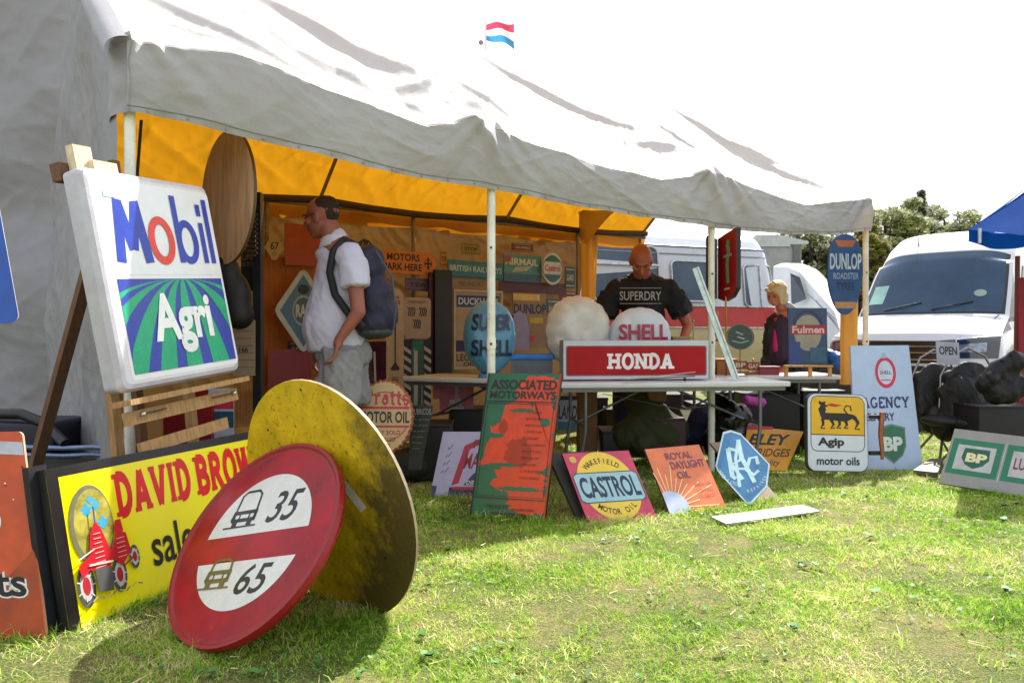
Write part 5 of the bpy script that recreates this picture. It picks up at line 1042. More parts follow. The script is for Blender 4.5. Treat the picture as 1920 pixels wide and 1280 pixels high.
# red and black hanging sign
q = (P(1346, 560, 6.55), P(1381, 552, 6.3)-P(1346, 560, 6.55), V((0, 0, .53)))
p = Panel('hanging_sign', 'red hanging sign with a green figure and black back, beside the third pole', 'sign', q, .04, mt('8c1414', .3, var=.15), mt('101814'), outline=[(0, 0), (.35, -.06), (.75, -.02), (1, .1), (1, 1), (0, .93)])
p.line([(.55, .2), (.5, .5), (.58, .7), (.5, .8)], .08, mt('6a8858'), 'figure'); p.line([(.3, .62), (.75, .62)], .04, mt('7c9468'), 'figure'); p.ell(.55, .82, .08, mt('40904c'), part='figure'); p.line([(.35, .12), (.65, .12)], .03, mt('b89868'), 'figure'); p.done()
p = Panel('hanging_sign', 'black side sign with pale writing joined beside the red hanging sign', 'sign', (P(1328, 556, 6.42), P(1345, 560, 6.56)-P(1328, 556, 6.42), V((0, 0, .49))), .02, mt('14181a', .4)); p.text('S', .2, .78, .8, .95, mt('8c8c84'), .02); p.text('R', .2, .05, .8, .2, mt('8c8c84'), .02); p.done()
MB().tube([P(1361, 556, 6.42), P(1361, 620, 6.42), P(1362, 660, 6.6), P(1362, 704, 6.98)], .008, mt('b07838', .4, .4)).build('sign_post', origin=P(1361, 704, 6.98), label='thin brass post under the red hanging sign', cat='post')
# oval tyre sign
oc = [(.5+.5*math.cos(a)*(1-.12*max(0, -math.sin(a))), .5+.5*math.sin(a) if math.sin(a) < 0 else .5+.5*math.sin(a)**.6) for a in np.linspace(0, 2*math.pi, 49)[:-1]]
p = Panel('tyre_sign', 'blue oval tyre sign hanging from the right front corner of the marquee', 'sign', (P(1552, 590, 7.3), P(1618, 590, 7.35)-P(1552, 590, 7.3), V((0, 0, .74))), .02, mt('1c4474', .35, var=.25, wear=.08, wc='5a6c7c'), mt('16284c'), outline=oc)
p.text('DUNLOP', .06, .56, .96, .76, mt('a8b4c0'), .03); p.text('ROADSTER', .16, .44, .88, .52, mt('8090a4'), .02); p.rect(.2, .08, .8, .16, mt('a87c4c')); p.text('TYRES', .25, .3, .75, .40, mt('18243c'), .02); p.poly([(.2, .92), (.8, .92), (.7, .84), (.3, .84)], mt('a85830')); p.done()
# dark chairs / helmets on right with open card
CHM = mt('0e0e12', .6, bump=.2, bscale=40)
def chair_(px, Z, label, w_=.22, h_=.66):
    c = P(px, 700, Z); c.z = 0; e = empty('camp_chair', c, label, 'chair', 'black camping chairs in front of the white van')
    blob('backrest', [('c', c+V((-w_*.45, 0, .42)), c+V((-w_*.45, .05, h_)), .05, .05), ('c', c+V((w_*.45, 0, .42)), c+V((w_*.45, .05, h_)), .05, .05), ('e', c+V((0, .03, h_*.86)), (w_*.62, .06, .23)), ('e', c+V((0, .02, .45)), (w_*.62, .07, .24))], CHM, e, .014, 6, fold=(.010, 7))
    blob('seat', [('e', c+V((0, -.16, .36)), (w_*.7, .24, .06))], CHM, e, .018)
    for sx_ in (-1, 1):
        for sy_ in (-.36, .1): MB().tube([c+V((sx_*w_*.6, sy_, 0)), c+V((-sx_*w_*.2, .0, .34))], .011, LEG, 8).build('leg', e)
        MB().tube([c+V((sx_*w_*.72, .04, .36)), c+V((sx_*w_*.66, .05, h_)), c+V((sx_*w_*.4, .06, h_+.17)), c+V((0, .06, h_+.24))], .010, mt('88888c', .25, .9), 8).build('frame_tube', e)
chair_(1758, 7.0, 'black camping chair directly behind the tall white board', .30, .72); chair_(1822, 6.8, 'black camping chair nearer the right edge with the open card above it', .36, .74)
sack('draped_jacket', 'black jacket draped between the two camping chairs', 'jacket', [(P(1770, 700, 6.9).x, 6.85, .30), (P(1790, 700, 6.9).x, 6.8, .62), (P(1810, 700, 6.9).x, 6.75, .35)], .14, mt('0c0c10', .6, bump=.3), 21)
p = Panel('open_card', 'small white card reading open hung above the black chairs', 'card', (P(1757, 682, 6.75), P(1800, 684, 6.75)-P(1757, 682, 6.75), V((-.01, 0, .19))), .004, mt('a8a8b8', .5)); p.text('OPEN', .12, .42, .9, .8, mt('242c34'), .03); p.done()
sack('black_holdall', 'glossy black holdall on the chairs at the right edge', 'bag', [(P(1848, 700, 6.3).x, 6.3, .70), (P(1872, 700, 6.3).x, 6.3, .82), (P(1905, 700, 6.3).x, 6.3, .88), (P(1866, 700, 6.3).x, 6.3, .62), (P(1915, 700, 6.3).x, 6.3, .70), (P(1890, 700, 6.3).x, 6.3, .62)], .08, mt('121218', .4, bump=.3, bscale=22, var=.1, spec=.3), 9)
bx('storage_box', 'black box stack holding the glossy holdall at the right edge', 'box', 1836, 880, 1990, 765, 6.35, .4, mt('141218', .5))
b = MB(); b.tube([P(1905, 880, 6.9), P(1905, 700, 6.9), P(1908, 480, 6.9)], .02, mt('7a3c20', .5)); b.build('stall_post', origin=(P(1905, 880, 6.9).x, 6.9, 0), label='brown post of the blue canopy at the right edge', cat='post')
MB().prism([P(1911, 860, 6.8), P(1960, 860, 6.8), P(1960, 520, 6.8), P(1911, 520, 6.8)], V((0, .02, 0)), mt('902030', .7, var=.3)).build('red_banner', origin=P(1930, 860, 6.8), label='red cloth hanging at the extreme right edge below the blue canopy', cat='cloth')
# blue canopy
BC = fabric('blue_canvas', '0c3c88', '0e4494', .3, '1458b8', rough=.95, spec=.05); cn = empty('blue_canopy', P(1990, 430, 6.6), 'bright blue canopy of the next stall cutting in at the right edge', 'canopy')
def can_fn(u, v):
    apex = P(2060, 215, 7.4); a0 = P(1816, 430, 6.3); a1 = P(2200, 470, 5.6); a2 = P(1890, 420, 8.6)
    e_ = a0.lerp(a1, u); q = e_.lerp(apex, v); return q-V((0, 0, .10))*math.sin(math.pi*v)+V((0, 0, .02))*noise.noise(V((u*5, v*4, 1)))
b = MB(); b.grid(can_fn, 40, 30, BC)
def can2(u, v): e_ = P(1816, 430, 6.3).lerp(P(1830, 425, 9.5), u); q = e_.lerp(P(2060, 215, 7.4), v); return q-V((0, 0, .08))*math.sin(math.pi*v)
b.grid(can2, 30, 20, BC); b.build('canopy_sheet', cn)
def can3(u, v):
    e_ = P(1816, 430, 6.3).lerp(P(2200, 470, 5.6), u); return e_+V((.02*math.sin(u*30), 0, -.13*v*(.6+.4*abs(math.sin(u*9+.3)))))
b = MB(); b.grid(can3, 60, 6, BC); b.build('fringe', cn)
for x in (1837, 1890): MB().tube([P(x, 428, 6.25), P(x, 456, 6.25)], .014, mt('b8bcc8', .3, .4)).build('clip', cn)
# dark cart at left behind
ct = empty('garden_cart', P(60, 860, 4.6), 'dark metal cart behind the orange and yellow signs at the left', 'cart')
b = MB(); b.tube([P(-60, 775, 4.7), P(40, 776, 4.6), P(80, 792, 4.6), P(122, 832, 4.5)], .03, mt('141420', .4)); b.build('hood_edge', ct)
b = MB(); b.box(P(20, 812, 4.8), .38, .2, .09, mt('1c1c34', .5), .03); b.build('liner', ct)
b = MB(); b.box(P(90, 900, 4.75), .52, .2, .17, mt('26282a', .4, var=.3), .02); b.build('body', ct)
for y_ in (838, 852): MB().tube([P(45, y_, 4.5), P(120, y_+2, 4.48), P(175, y_, 4.46), P(225, y_+4, 4.5)], .014, mt('6c7c9c', .25, .6)).build('rail', ct)
for x in (40, 180): MB().tube([P(x, 900, 4.6), V((P(x, 900, 4.6).x, 4.6, 0))], .02, BLK).build('leg', ct)
# grey upright between wall and easel (tent post seen beside easel)
MB().tube([V((P(206, 800, 4.4).x, 4.4, 0)), P(206, 735, 4.4)], .022, mt('8a8a88', .5)).build('short_post', origin=V((P(206, 800, 4.4).x, 4.4, 0)), label='short grey post standing behind the easel at the side wall', cat='post')
# flag over the roof
fe = empty('flag', P(908, 95, 11), 'red white and blue flag on a pole above the marquee ridge', 'flag')
for k, (c_, y0, y1) in enumerate((('d84060', .67, 1), ('e8e8e8', .33, .67), ('3c8cc8', 0, .33))):
    def ff(u, v, y0=y0, y1=y1):
        vv = y0+(y1-y0)*v; x = 911+53*u; yb = 78-2*u*0; py = (76+16*u**2)+(44-(76+16*u**2))*vv if 1 else 0
        return P(x, py, 11)+V((0, .05*math.sin(u*7+vv*2), 0))
    b = MB(); b.grid(ff, 14, 6, fabric('flag_'+c_, c_, c_, .4, c_)); b.build(('red_band', 'white_band', 'blue_band')[k], fe)
MB().tube([V((P(910, 0, 11).x, 11, 0)), P(910, 40, 11)], .015, mt('e0e0e0', .4)).build('flagpole', fe)
MB().ell(P(902, 80, 11), .035, mt('8a8a8a', .3, .5)).build('pole_knob', fe)

# ================================================================ VEHICLES
WP_ = mt('c6cad4', .18, var=.03, coat=.6)
def van():
    e = empty('white_van', (5.0, 11.0, 0), 'modern white panel van parked nose first right of the marquee', 'van')
    fx = V((-.5300, -.848, 0)); fx = V((-.70, -.714, 0)).normalized(); rx = V((.714, -.70, 0)).normalized()  # forward, van's left = image right
    O = P(1686, 630, 9.85); O.z = 0      # centre of the bumper line
    prof = [(-.02, .28, .98, .20), (.03, .42, .99, .20), (.04, .62, 1.0, .22), (.0, .84, 1.0, .26), (-.04, 1.02, 1.0, .30), (-.12, 1.12, .99, .34), (-.45, 1.24, .965, .30), (-.78, 1.335, .94, .24), (-.86, 1.37, .93, .22),
            (-1.12, 1.66, .90, .20), (-1.36, 1.95, .87, .18), (-1.52, 2.13, .84, .17), (-1.66, 2.26, .83, .16), (-1.86, 2.42, .81, .14), (-2.2, 2.56, .80, .08), (-2.8, 2.62, .79, .04), (-5.2, 2.60, .79, 0)]
    def S(i, u, off=0):
        i = max(0, min(i, len(prof)-1.0001)); k = int(i); f = i-k; a, b_ = prof[k], prof[k+1]; x, z, hw, sb_ = [a[j]+(b_[j]-a[j])*f for j in range(4)]
        au = abs(u); dx = sb_*au**2.6+.05*au**8; dz = (.10 if z > 2.1 else .02)*au**5*(1 if z > 1.1 else 0)
        q = O+fx*(x-dx)+rx*(hw*u)+V((0, 0, z-dz))
        if off:
            e0 = S(i+.05, u)-S(i-.05 if i > .1 else i, u); e1_ = S(i, min(1, u+.02))-S(i, max(-1, u-.02)); n_ = e1_.cross(e0).normalized(); q = q+n_*off
        return q
    N = (len(prof)-1)
    b = MB(); b.grid(lambda u, v: S(v*N, u*2-1), 40, N*5, WP_)
    for sgn in (-1, 1):      # flanks, slightly bulged
        def fl(u, v, s_=sgn):
            i = (2.0+(N-2.0)*u); t_ = S(i, s_); zlow = .42; x_ = (t_-O).dot(fx); full = .5*(t_.z+0); z = zlow+(t_.z-zlow)*v; bul = .045*math.sin(math.pi*min(1, v*1.0))+(1.0-((t_-O).dot(rx)*s_))*max(0, 1-(z/1.25))**.7*(1 if z < 1.25 else 0)
            return V((t_.x, t_.y, 0))+rx*s_*bul+V((0, 0, z))
        b.grid(fl, 60, 14, WP_, flip=(sgn > 0))
    b.build('body', e)
    def patch(name, i0, i1, u0, u1, m, off=.006, fn=None, nu=16, nv=10, par=None):
        b = MB(); b.grid(lambda u, v: (lambda ii, uu: S(ii, uu, off))(*( (i0+(i1-i0)*v, u0+(u1-u0)*u) if fn is None else fn(u, v))), nu, nv, m); return b.build(name, par or e)
    wsf = lambda u, v: (8.05+3.65*v, (u*2-1)*(.93-.02*v)*(1-.03*abs(u*2-1)**12*(abs(v*2-1))**8))
    ws = patch('windscreen', 0, 0, 0, 0, glass('2c4660', .15, .25), .008, wsf, 30, 20)
    patch('windscreen_seal', 0, 0, 0, 0, BLK, .004, lambda u, v: (7.95+3.85*v, (u*2-1)*.955), 30, 20)
    patch('dashboard_card', 8.5, 9.4, -.86, -.62, mt('8cbcb4', .4), .011, par=ws); 
    b = MB()
    def stk(u, v): a = u*2*math.pi; return S(8.9+.16*v*math.sin(a), .66+.075*v*math.cos(a), .012)
    b.grid(stk, 20, 2, mt('8a9a94', .4)); b.build('windscreen_sticker', ws)
    for u0, u1 in ((-.55, -.05), (.1, .6)): 
        b = MB(); b.tube([S(8.15, u0, .02), S(8.3, (u0+u1)/2, .03), S(8.5, u1, .02)], .008, BLK, 6); b.build('wiper', e)
    patch('grille', 2.6, 4.0, -.60, .60, mt('141416', .35), .006)
    for k in range(3): patch('grille_bar', 2.75+.42*k, 2.82+.42*k, -.56, .56, mt('a8a8b0', .15, .8), .014, nv=2)
    patch('bumper', .15, 2.45, -.97, .97, mt('1c1c1e', .5), .006)
    patch('number_plate', 1.1, 1.75, -.22, .22, mt('d0d0c8', .4), .012)
    for sgn in (-1, 1):
        hf = lambda u, v, s_=sgn: (2.9+1.5*v*(.75+.35*u), s_*(.44+.56*u))
        h = MB(); h.grid(lambda u, v: S(*hf(u, v), .008), 14, 8, mt('22262c', .12, coat=1), flip=(sgn < 0)); ho = h.build('headlight', e)
        h = MB(); h.grid(lambda u, v: S(hf(.35+.45*u, .25+.4*v)[0], hf(.35+.45*u, 0)[1], .014), 8, 5, mt('8c98a4', .12, .6, var=.5, scale=30), flip=(sgn < 0)); h.build('lens', ho)
        h = MB(); h.tube([S(2.95, sgn*.62, .014), S(4.1, sgn*.60, .014), S(4.35, sgn*.8, .014), S(4.5, sgn*.99, .014)], .007, mt('d8dce4', .15, .6), 6); h.build('light_strip', ho)
    # bonnet crease and shut line, side window, mirror, wheels
    for sgn in (-1, 1):
        b = MB(); b.tube([S(4.7, sgn*.93, .001), S(5.6, sgn*.88, .001), S(6.6, sgn*.86, .001), S(7.7, sgn*.9, .001)], .005, mt('4a4e58', .5), 5, False); b.build('bonnet_seam', e)
        sd = lambda x, z, s_=sgn: O+fx*x+rx*(s_*(.955-.10*max(0, z-1.25)))+V((0, 0, z))
        b = MB(); pts = [sd(-1.35, 1.36), sd(-2.3, 1.30), sd(-2.3, 2.0), sd(-1.78, 2.0)]
        b.prism([p_+rx*sgn*.045 for p_ in (pts if sgn < 0 else pts[::-1])], rx*sgn*.012, glass('141c24')); b.build('side_window', e)
        m = sd(-1.45, 1.4)+rx*sgn*.2; b = MB(); b.box(m, fx*.05, rx*.09, V((0, 0, .17)), mt('1a1a1c', .5), .03); b.tube([m, sd(-1.4, 1.3)], .03, BLK); b.build('mirror', e)
        for x in (-.95, -4.2):
            c = O+fx*x+rx*sgn*.86+V((0, 0, .35)); b = MB(); b.tube([c-rx*.12, c+rx*.12], .35, mt('121212', .8), 28); wo_ = b.build('wheel', e)
            b = MB(); b.tube([c+rx*sgn*.10, c+rx*sgn*.125], .21, mt('7c8088', .3, .7), 20); b.build('rim', wo_)
    b = MB(); b.tube([S(12.6, -.42, .0), S(12.4, -.42, .0)+V((0.02, 0, .17))], .006, BLK); b.build('aerial', e)
    b = MB()   # writing on the flank
    for t_, x0, z0, hh in (('V', -1.05, .80, .2), ('Hire', -1.05, .55, .14)):
        vs, fs = tmesh(t_, .02)
        b.add([O+fx*(x0-x*hh*1.2)+rx*1.03+V((0, 0, z0+y*hh)) for x, y in vs], fs, mt('5a6488', .4))
    b.build('flank_lettering', e)
    return e
van()
def camper():
    a0, a1 = V((.45, 10.25, 0)), V((4.10, 11.75, 0)); d = (a1-a0).normalized(); n_ = V((d.y, -d.x, 0)); L = (a1-a0).length   # n_ toward camera
    e = empty('camper_van', a0+d*2-n_, 'vintage white camper van with a red stripe seen through the open side of the stall', 'camper van')
    WT, RS, CR = mt('c0c8d4', .3, var=.06, coat=.3), mt('b42c28', .35, var=.1), mt('b8ac84', .35, var=.1)
    prof = [(0, .35), (.02, 1.0), (.0, 1.55), (-.05, 2.05), (-.10, 2.32), (-.22, 2.5), (-.5, 2.6), (-1.0, 2.63)]
    def sec(x): # x along
        k = max(0, (x-(L-.55))/.55); return k
    def body(z0, z1, m, off=.0):
        def fn(u, v):
            x = -2+(L+2)*u; z = z0+(z1-z0)*v; y = np.interp(z, [.3, 1.0, 1.55, 2.05, 2.32, 2.5, 2.6, 2.63], [-.03, .02, 0, -.05, -.10, -.22, -.5, -1.0]); k = sec(x)
            xm = x-(max(0, z-1.4)*.24*k)-.05*k*k; return a0+d*xm+n_*(y+off-.25*k**3)+V((0, 0, z-(.06*k*k if z > 2.3 else 0)))
        return fn
    b = MB(); b.grid(body(1.5, 2.63, WT), 60, 30, WT); b.grid(body(1.2, 1.5, RS), 60, 4, RS); b.grid(body(.38, 1.2, CR), 60, 8, CR)
    # roof top and nose
    def roof(u, v): x = -2+(L+2)*u; k = sec(x); return a0+d*(x-1.23*.24*k-.05*k*k)+n_*(-1.0-1.0*v-.25*k**3*(1-v))+V((0, 0, 2.63-.06*k*k-.2*v*v))
    b.grid(roof, 60, 6, WT)
    def nose(u, v):
        z = .38+2.25*v; y0 = float(np.interp(z, [.3, 1.0, 1.55, 2.05, 2.32, 2.5, 2.6, 2.63], [-.03, .02, 0, -.05, -.10, -.22, -.5, -1.0]))-.25
        xm = L-(max(0, z-1.4)*.24)-.05+.28*math.sin(math.pi*u); return a0+d*xm+n_*(y0+(-1.9-y0)*u)+V((0, 0, z-(.06 if z > 2.3 else 0)))
    b.grid(nose, 20, 20, WT); b.build('body', e)
    def pt(x, z, o=.0): y = float(np.interp(z, [.3, 1.0, 1.55, 2.05, 2.32, 2.5, 2.6, 2.63], [-.03, .02, 0, -.05, -.10, -.22, -.5, -1.0])); k = sec(x); return a0+d*(x-(max(0, z-1.4)*.24*k)-.05*k*k)+n_*(y+o-.25*k**3)+V((0, 0, z))
    def window(px0, px1, z0, z1, div=None, rail=None):
        x0, x1 = [((k_-CX)/F*a0.y-a0.x)/(d.x-(k_-CX)/F*d.y) for k_ in (px0, px1)]
        asp = (x1-x0)/(z1-z0); pts = [(x0+(x1-x0)*u, z0+(z1-z0)*v) for u, v in rrect(.10/max(asp, 1)+.03, asp)]
        fr = MB(); P3_ = [pt(x, z, .012) for x, z in pts]; fr.tube(P3_+[P3_[0]], .018, mt('b0b4bc', .2, .8), 8); w_ = fr.build('window', e)
        g_ = MB(); g_.add([pt(x, z, .01) for x, z in pts], [tuple(range(len(pts)))], glass('44566c', .1, .35)); g_.build('pane', w_)
        if rail: MB().tube([pt(x0, rail, .02), pt(x1, rail, .02)], .015, mt('c8ccd4', .25, .6), 6).build('window_rail', w_)
        if div: xx = x0+(x1-x0)*div; MB().tube([pt(xx, z0, .02), pt(xx, z1, .02)], .012, mt('c8ccd4', .25, .6), 6).build('window_bar', w_)
    window(1113, 1238, 1.52, 2.30, .75, 2.04); window(1261, 1340, 1.56, 2.12); window(1396, 1470, 1.50, 2.10, .42)
    for z, r in ((2.33, .014), (2.22, .008)): MB().tube([pt(x, z, .01) for x in np.linspace(-2, L-.05, 24)], r, mt('9098a8', .3, .4), 6).build('gutter', e)
    for z in (1.5, 1.2): MB().tube([pt(x, z, .01) for x in np.linspace(-2, L, 24)], .009, mt('c8c8cc', .25, .6), 6).build('trim_strip', e)
    x = 2.55; MB().tube([pt(x, .5, .01), pt(x, 2.2, .01)], .012, mt('8c94a0', .4), 6).build('door_seam', e)
    for x in (.2, 3.0):
        c = pt(x, .34, -.12); b = MB(); b.tube([c-n_*.09, c+n_*.09], .33, mt('141414', .8), 26); w_ = b.build('wheel', e); b = MB(); b.tube([c+n_*.08, c+n_*.10], .17, mt('a8acb0', .3, .6), 18); b.build('rim', w_)
camper()
def hatch():   # second vehicle behind the camper, white bonnet sloping right
    e = empty('white_car', (5.1, 14.6, 0), 'white car with sloping bonnet half hidden behind the woman and the blue oval sign', 'car')
    m = WP_; sec_ = [(1450, 500, 14), (1478, 501, 13.8), (1500, 510, 13.6), (1530, 545, 13.2), (1565, 585, 13.0), (1580, 640, 12.9), (1580, 700, 12.9)]
    b = MB()
    def fn(u, v):
        x = u*(len(sec_)-1); i = min(int(x), len(sec_)-2); f = x-i; q = P(*sec_[i]).lerp(P(*sec_[i+1]), f); q2 = q+V((.9, 1.2, 0))*v+V((0, 0, .12*math.sin(math.pi*v))); return q2
    b.grid(fn, 40, 12, m)
    side = [P(*q) for q in sec_]; lo = [V((q.x, q.y, .3)) for q in side]
    for i in range(len(side)-1): b.add([side[i], side[i+1], lo[i+1], lo[i]], [(0, 1, 2, 3)], m)
    b.build('body', e)
    b = MB(); b.add([P(1482, 512, 13.55), P(1500, 520, 13.45), P(1512, 560, 13.3), P(1484, 572, 13.5)], [(0, 1, 2, 3)], glass('2c3844')); b.build('side_window', e)
    for k in range(3): MB().tube([P(1512+k*9, 548+k*7, 13.05), P(1568+k*3, 600+k*9, 12.85)], .01, mt('8c9098', .4), 5).build('bonnet_seam', e)
    for x_ in (1490, 1560):
        c = P(x_, 760, 13.2); c.z = .3; MB().tube([c, c+V((.1, .18, 0))], .3, mt('121212', .8), 20).build('wheel', e)
hatch()
# pale raised roof of another camper behind
rc_ = empty('camper_van', P(1480, 460, 16), 'grey camper with a raised roof visible just right of the vintage camper', 'camper van'); b = MB()
b.prism([P(1418, 462, 16), P(1418, 440, 16), P(1465, 441, 16), P(1516, 452, 16), P(1516, 457, 16), P(1482, 458, 16), P(1482, 462, 16)], V((.3, 2, 0)), mt('a8acac', .4)); b.build('roof', rc_)
MB().prism([P(1418, 640, 16.05), P(1488, 640, 16.05), P(1488, 460, 16.05), P(1418, 460, 16.05)], V((.3, 2, 0)), mt('8a8c8a', .4)).build('body', rc_)
MB().prism([P(1488, 800, 16.0), P(1500, 800, 16.0), P(1500, 458, 16.0), P(1488, 458, 16.0)], V((.05, .05, 0)), mt('5a5c5a', .5)).build('awning_pole', rc_)
MB().prism([P(1400, 810, 16.06), P(1500, 810, 16.06), P(1500, 640, 16.06), P(1400, 640, 16.06)], V((.3, 2, 0)), mt('5a5c5a', .5)).build('lower_panel', rc_)
# blue tarp bundle between the blue oval sign and the stand
sack('blue_tarp', 'bright blue tarp bundle beneath the blue oval sign behind the rear table', 'tarp', [(P(1565, 700, 8.2).x, 8.2, .80), (P(1600, 700, 8.2).x, 8.2, .78)], .13, mt('1458b0', .4, bump=.3), 12)
bx('storage_box', 'dark grey trunk under the blue tarp bundle', 'box', 1535, 790, 1625, 668, 8.1, .5, mt('1c1e20', .5))
# hedge line at the far side of the field
hb = MB(); rs = random.Random(5); vs = []; fs = []
for i in range(26000):
    x = rs.uniform(-60, 95); y = 62+rs.uniform(-1.5, 1.5); z = rs.uniform(0, 3.4+1.3*noise.noise(V((x*.12, 0, 0)))+.8*noise.noise(V((x*.5, 3, 0)))); u = V((rs.gauss(0, 1), rs.gauss(0, .5), rs.gauss(0, 1))).normalized()*.3; v = u.orthogonal().normalized()*.2; p_ = V((x, y, z)); k = len(vs); vs += [p_-u, p_+v, p_+u, p_-v]; fs.append((k, k+1, k+2, k+3))
hb.add(vs, fs, leafmat('44522e')); hb.build('hedge', origin=(15, 62, 0), label='long dark hedge closing the far side of the field', cat='hedge', kind='stuff')

# ================================================================ PEOPLE
def limb(a, b_, r1, r2): return ('c', a, b_, r1, r2)
def hand(w_, d, side, s_=1.0, thumb=None):
    """palm and five curled fingers: w_ wrist, d pointing direction, side = sideways across the palm"""
    d = d.normalized(); side = (side-d*side.dot(d)).normalized(); n_ = d.cross(side); k = .09*s_; pr = [('c', w_, w_+d*.03, .026*s_, .028*s_)]
    for i in range(4):
        o = side*(-.03+.02*i)*s_; a = w_+d*k*.35+o*.8; b_ = w_+d*k+o; L = (.038, .045, .042, .033)[i]*s_; pr.append(('c', a, b_, .0125, .0115))
        c = b_+(d*.9+n_*.35).normalized()*L; pr.append(('c', b_, c, .0105, .0095)); pr.append(('c', c, c+(d*.5+n_*.8).normalized()*L*.8, .009, .008))
    th = thumb or (d*.55-side*.8).normalized(); t0 = w_+d*.02-side*.025*s_; t1 = t0+th*.045; pr += [('c', t0, t1, .014, .012), ('c', t1, t1+(th+d*.6).normalized()*.035, .011, .009)]
    return pr
def head(c, fwd, s_, nose=True):
    f = fwd.normalized(); r = f.cross(V((0, 0, 1))).normalized(); u = r.cross(f); rot = Matrix((r, f, u)).transposed()
    E_ = lambda x, y, z: c+r*x*s_+f*y*s_+u*z*s_
    pr = [('e', E_(0, -.012, .035), (.077*s_, .096*s_, .085*s_), rot), ('e', E_(0, .015, -.03), (.062*s_, .075*s_, .08*s_), rot), ('e', E_(0, .045, -.085), (.035*s_, .035*s_, .028*s_), rot),
          ('e', E_(0, .082, .025), (.05*s_, .016*s_, .012*s_), rot), ('c', E_(0, .09, .005), E_(0, .108, -.028), .009*s_, .014*s_), ('e', E_(0, .086, -.055), (.024*s_, .012*s_, .006*s_), rot), ('e', E_(0, .084, -.066), (.02*s_, .012*s_, .006*s_), rot),
          ('e', E_(.045, .062, -.02), (.022*s_, .022*s_, .02*s_), rot), ('e', E_(-.045, .062, -.02), (.022*s_, .022*s_, .02*s_), rot)]
    for x in (-1, 1): pr += [('e', E_(x*.077, -.005, -.01), (.009*s_, .022*s_, .034*s_), rot), ('e', E_(x*.083, -.014, -.004), (.008*s_, .014*s_, .026*s_), rot)]
    return pr, E_, rot
EYEW, EYED = mt('6a4438', .6), mt('1c1410', .5)
def eyes(E_, e, s_, m):
    for x in (-.032, .032):
        b = MB(); b.ell(E_(x, .079, .006), .011*s_, EYEW); b.ell(E_(x, .0885, .006), .0048*s_, EYED); b.build('eye', e)
        b = MB(); b.tube([E_(x-.018, .088, .026), E_(x, .093, .031), E_(x+.018, .086, .026)], .0035*s_, m, 6); b.build('eyebrow', e)
SK1, SK2 = mt('8a5040', .55, var=.12, scale=18), mt('a0583f', .5, var=.12, scale=18)
# walking man with the backpack, facing left
Zm = 4.86; q_ = lambda px, py, dz=0: P(px, py, Zm+dz)
e = empty('person', (q_(632, 900).x, Zm, 0), 'man in white polo shirt and grey shorts with a dark blue backpack, facing left', 'person')
fw = V((-1, .28, -.12)); hc = q_(603, 408); hp_, E_, rot = head(hc, fw, 1.06)
pr = hp_+[limb(q_(615, 425), q_(634, 470), .066, .074), limb(q_(640, 480), q_(632, 640), .13, .14), limb(q_(642, 640), q_(642, 650), .125, .125)]
for dz, x0, x1 in ((-.10, 628, 622), (.10, 655, 672)): pr += [limb(q_(644, 685, dz), q_(x0, 775, dz), .09, .065), limb(q_(x0, 775, dz), V((q_(x1, 900, dz).x, Zm+dz, .10)), .060, .038), limb(V((q_(x1, 900, dz).x, Zm+dz, .05)), V((q_(x1, 900, dz).x-.16, Zm+dz, .035)), .042, .032)]
sh_, el_, wr_ = q_(662, 494, -.17), q_(672, 585, -.22), q_(636, 636, -.22)
pr += [limb(sh_, el_, .052, .042), limb(el_, wr_, .043, .028)]+hand(wr_, V((-.25, 0, -1)), V((.2, -1, 0)), 1.05)
sh2, el2, wr2 = q_(640, 492, .2), q_(628, 590, .24), q_(600, 650, .22); pr += [limb(sh2, el2, .052, .042), limb(el2, wr2, .042, .028)]+hand(wr2, V((-.3, 0, -1)), V((.2, 1, 0)), 1.05)
blob('body', pr, SK1, e, .0075, 2)
HAIR = mt('3c2c24', .9, var=.4, scale=60, bump=.8, bscale=300)
blob('hair', [('e', E_(0, -.032, .056), (.0805, .085, .068), rot), ('e', E_(0, -.056, .022), (.068, .052, .062), rot)], HAIR, e, .006, 4, fold=(.005, 90)); eyes(E_, e, 1.06, HAIR)
b = MB(); b.tube([E_(.085, .0, .01), E_(.075, .085, .012)], .0025, BLK, 5); b.tube([E_(-.085, .0, .01), E_(-.075, .085, .012)], .0025, BLK, 5); b.build('glasses', e)
SHT = mt('b4b4c8', .75, var=.06, scale=5, bump=.25, bscale=14)
def ringk(pts, rs): return ('k', pts, rs)
blob('polo_shirt', [limb(q_(642, 500), q_(638, 545), .155, .165), limb(q_(638, 545), q_(630, 590), .165, .185), limb(q_(630, 590), q_(624, 612), .185, .188), ('k', [q_(628, 600), q_(634, 656)], [.188, .178]), ('e', q_(620, 600), (.14, .16, .13)),
      limb(q_(655, 480, -.14), sh_, .085, .078), ('k', [sh_-V((0, 0, -.02)), sh_.lerp(el_, .50)], [.082, .088]), limb(q_(645, 480, .14), sh2, .085, .075), ('k', [sh2, sh2.lerp(el2, .5)], [.078, .08]), limb(q_(628, 450), q_(642, 492), .079, .115), ('e', q_(624, 478), (.105, .12, .06)), ('e', q_(632, 466), (.09, .10, .05))], SHT, e, .010, 12, fold=(.009, 7, (1, 1, .8)))
blob('collar', [('k', [q_(626, 441), q_(630, 462)], [.074, .108])], mt('bcbccc', .7), e, .007, 3)
blob('shorts', [('e', q_(642, 662), (.172, .185, .13)), ('k', [q_(640, 655, -.085), q_(632, 756, -.1)], [.13, .135]), ('k', [q_(650, 655, .085), q_(655, 756, .1)], [.13, .13])], mt('7c7c80', .8, var=.12, bump=.3, bscale=16), e, .012, 3, fold=(.02, 9))
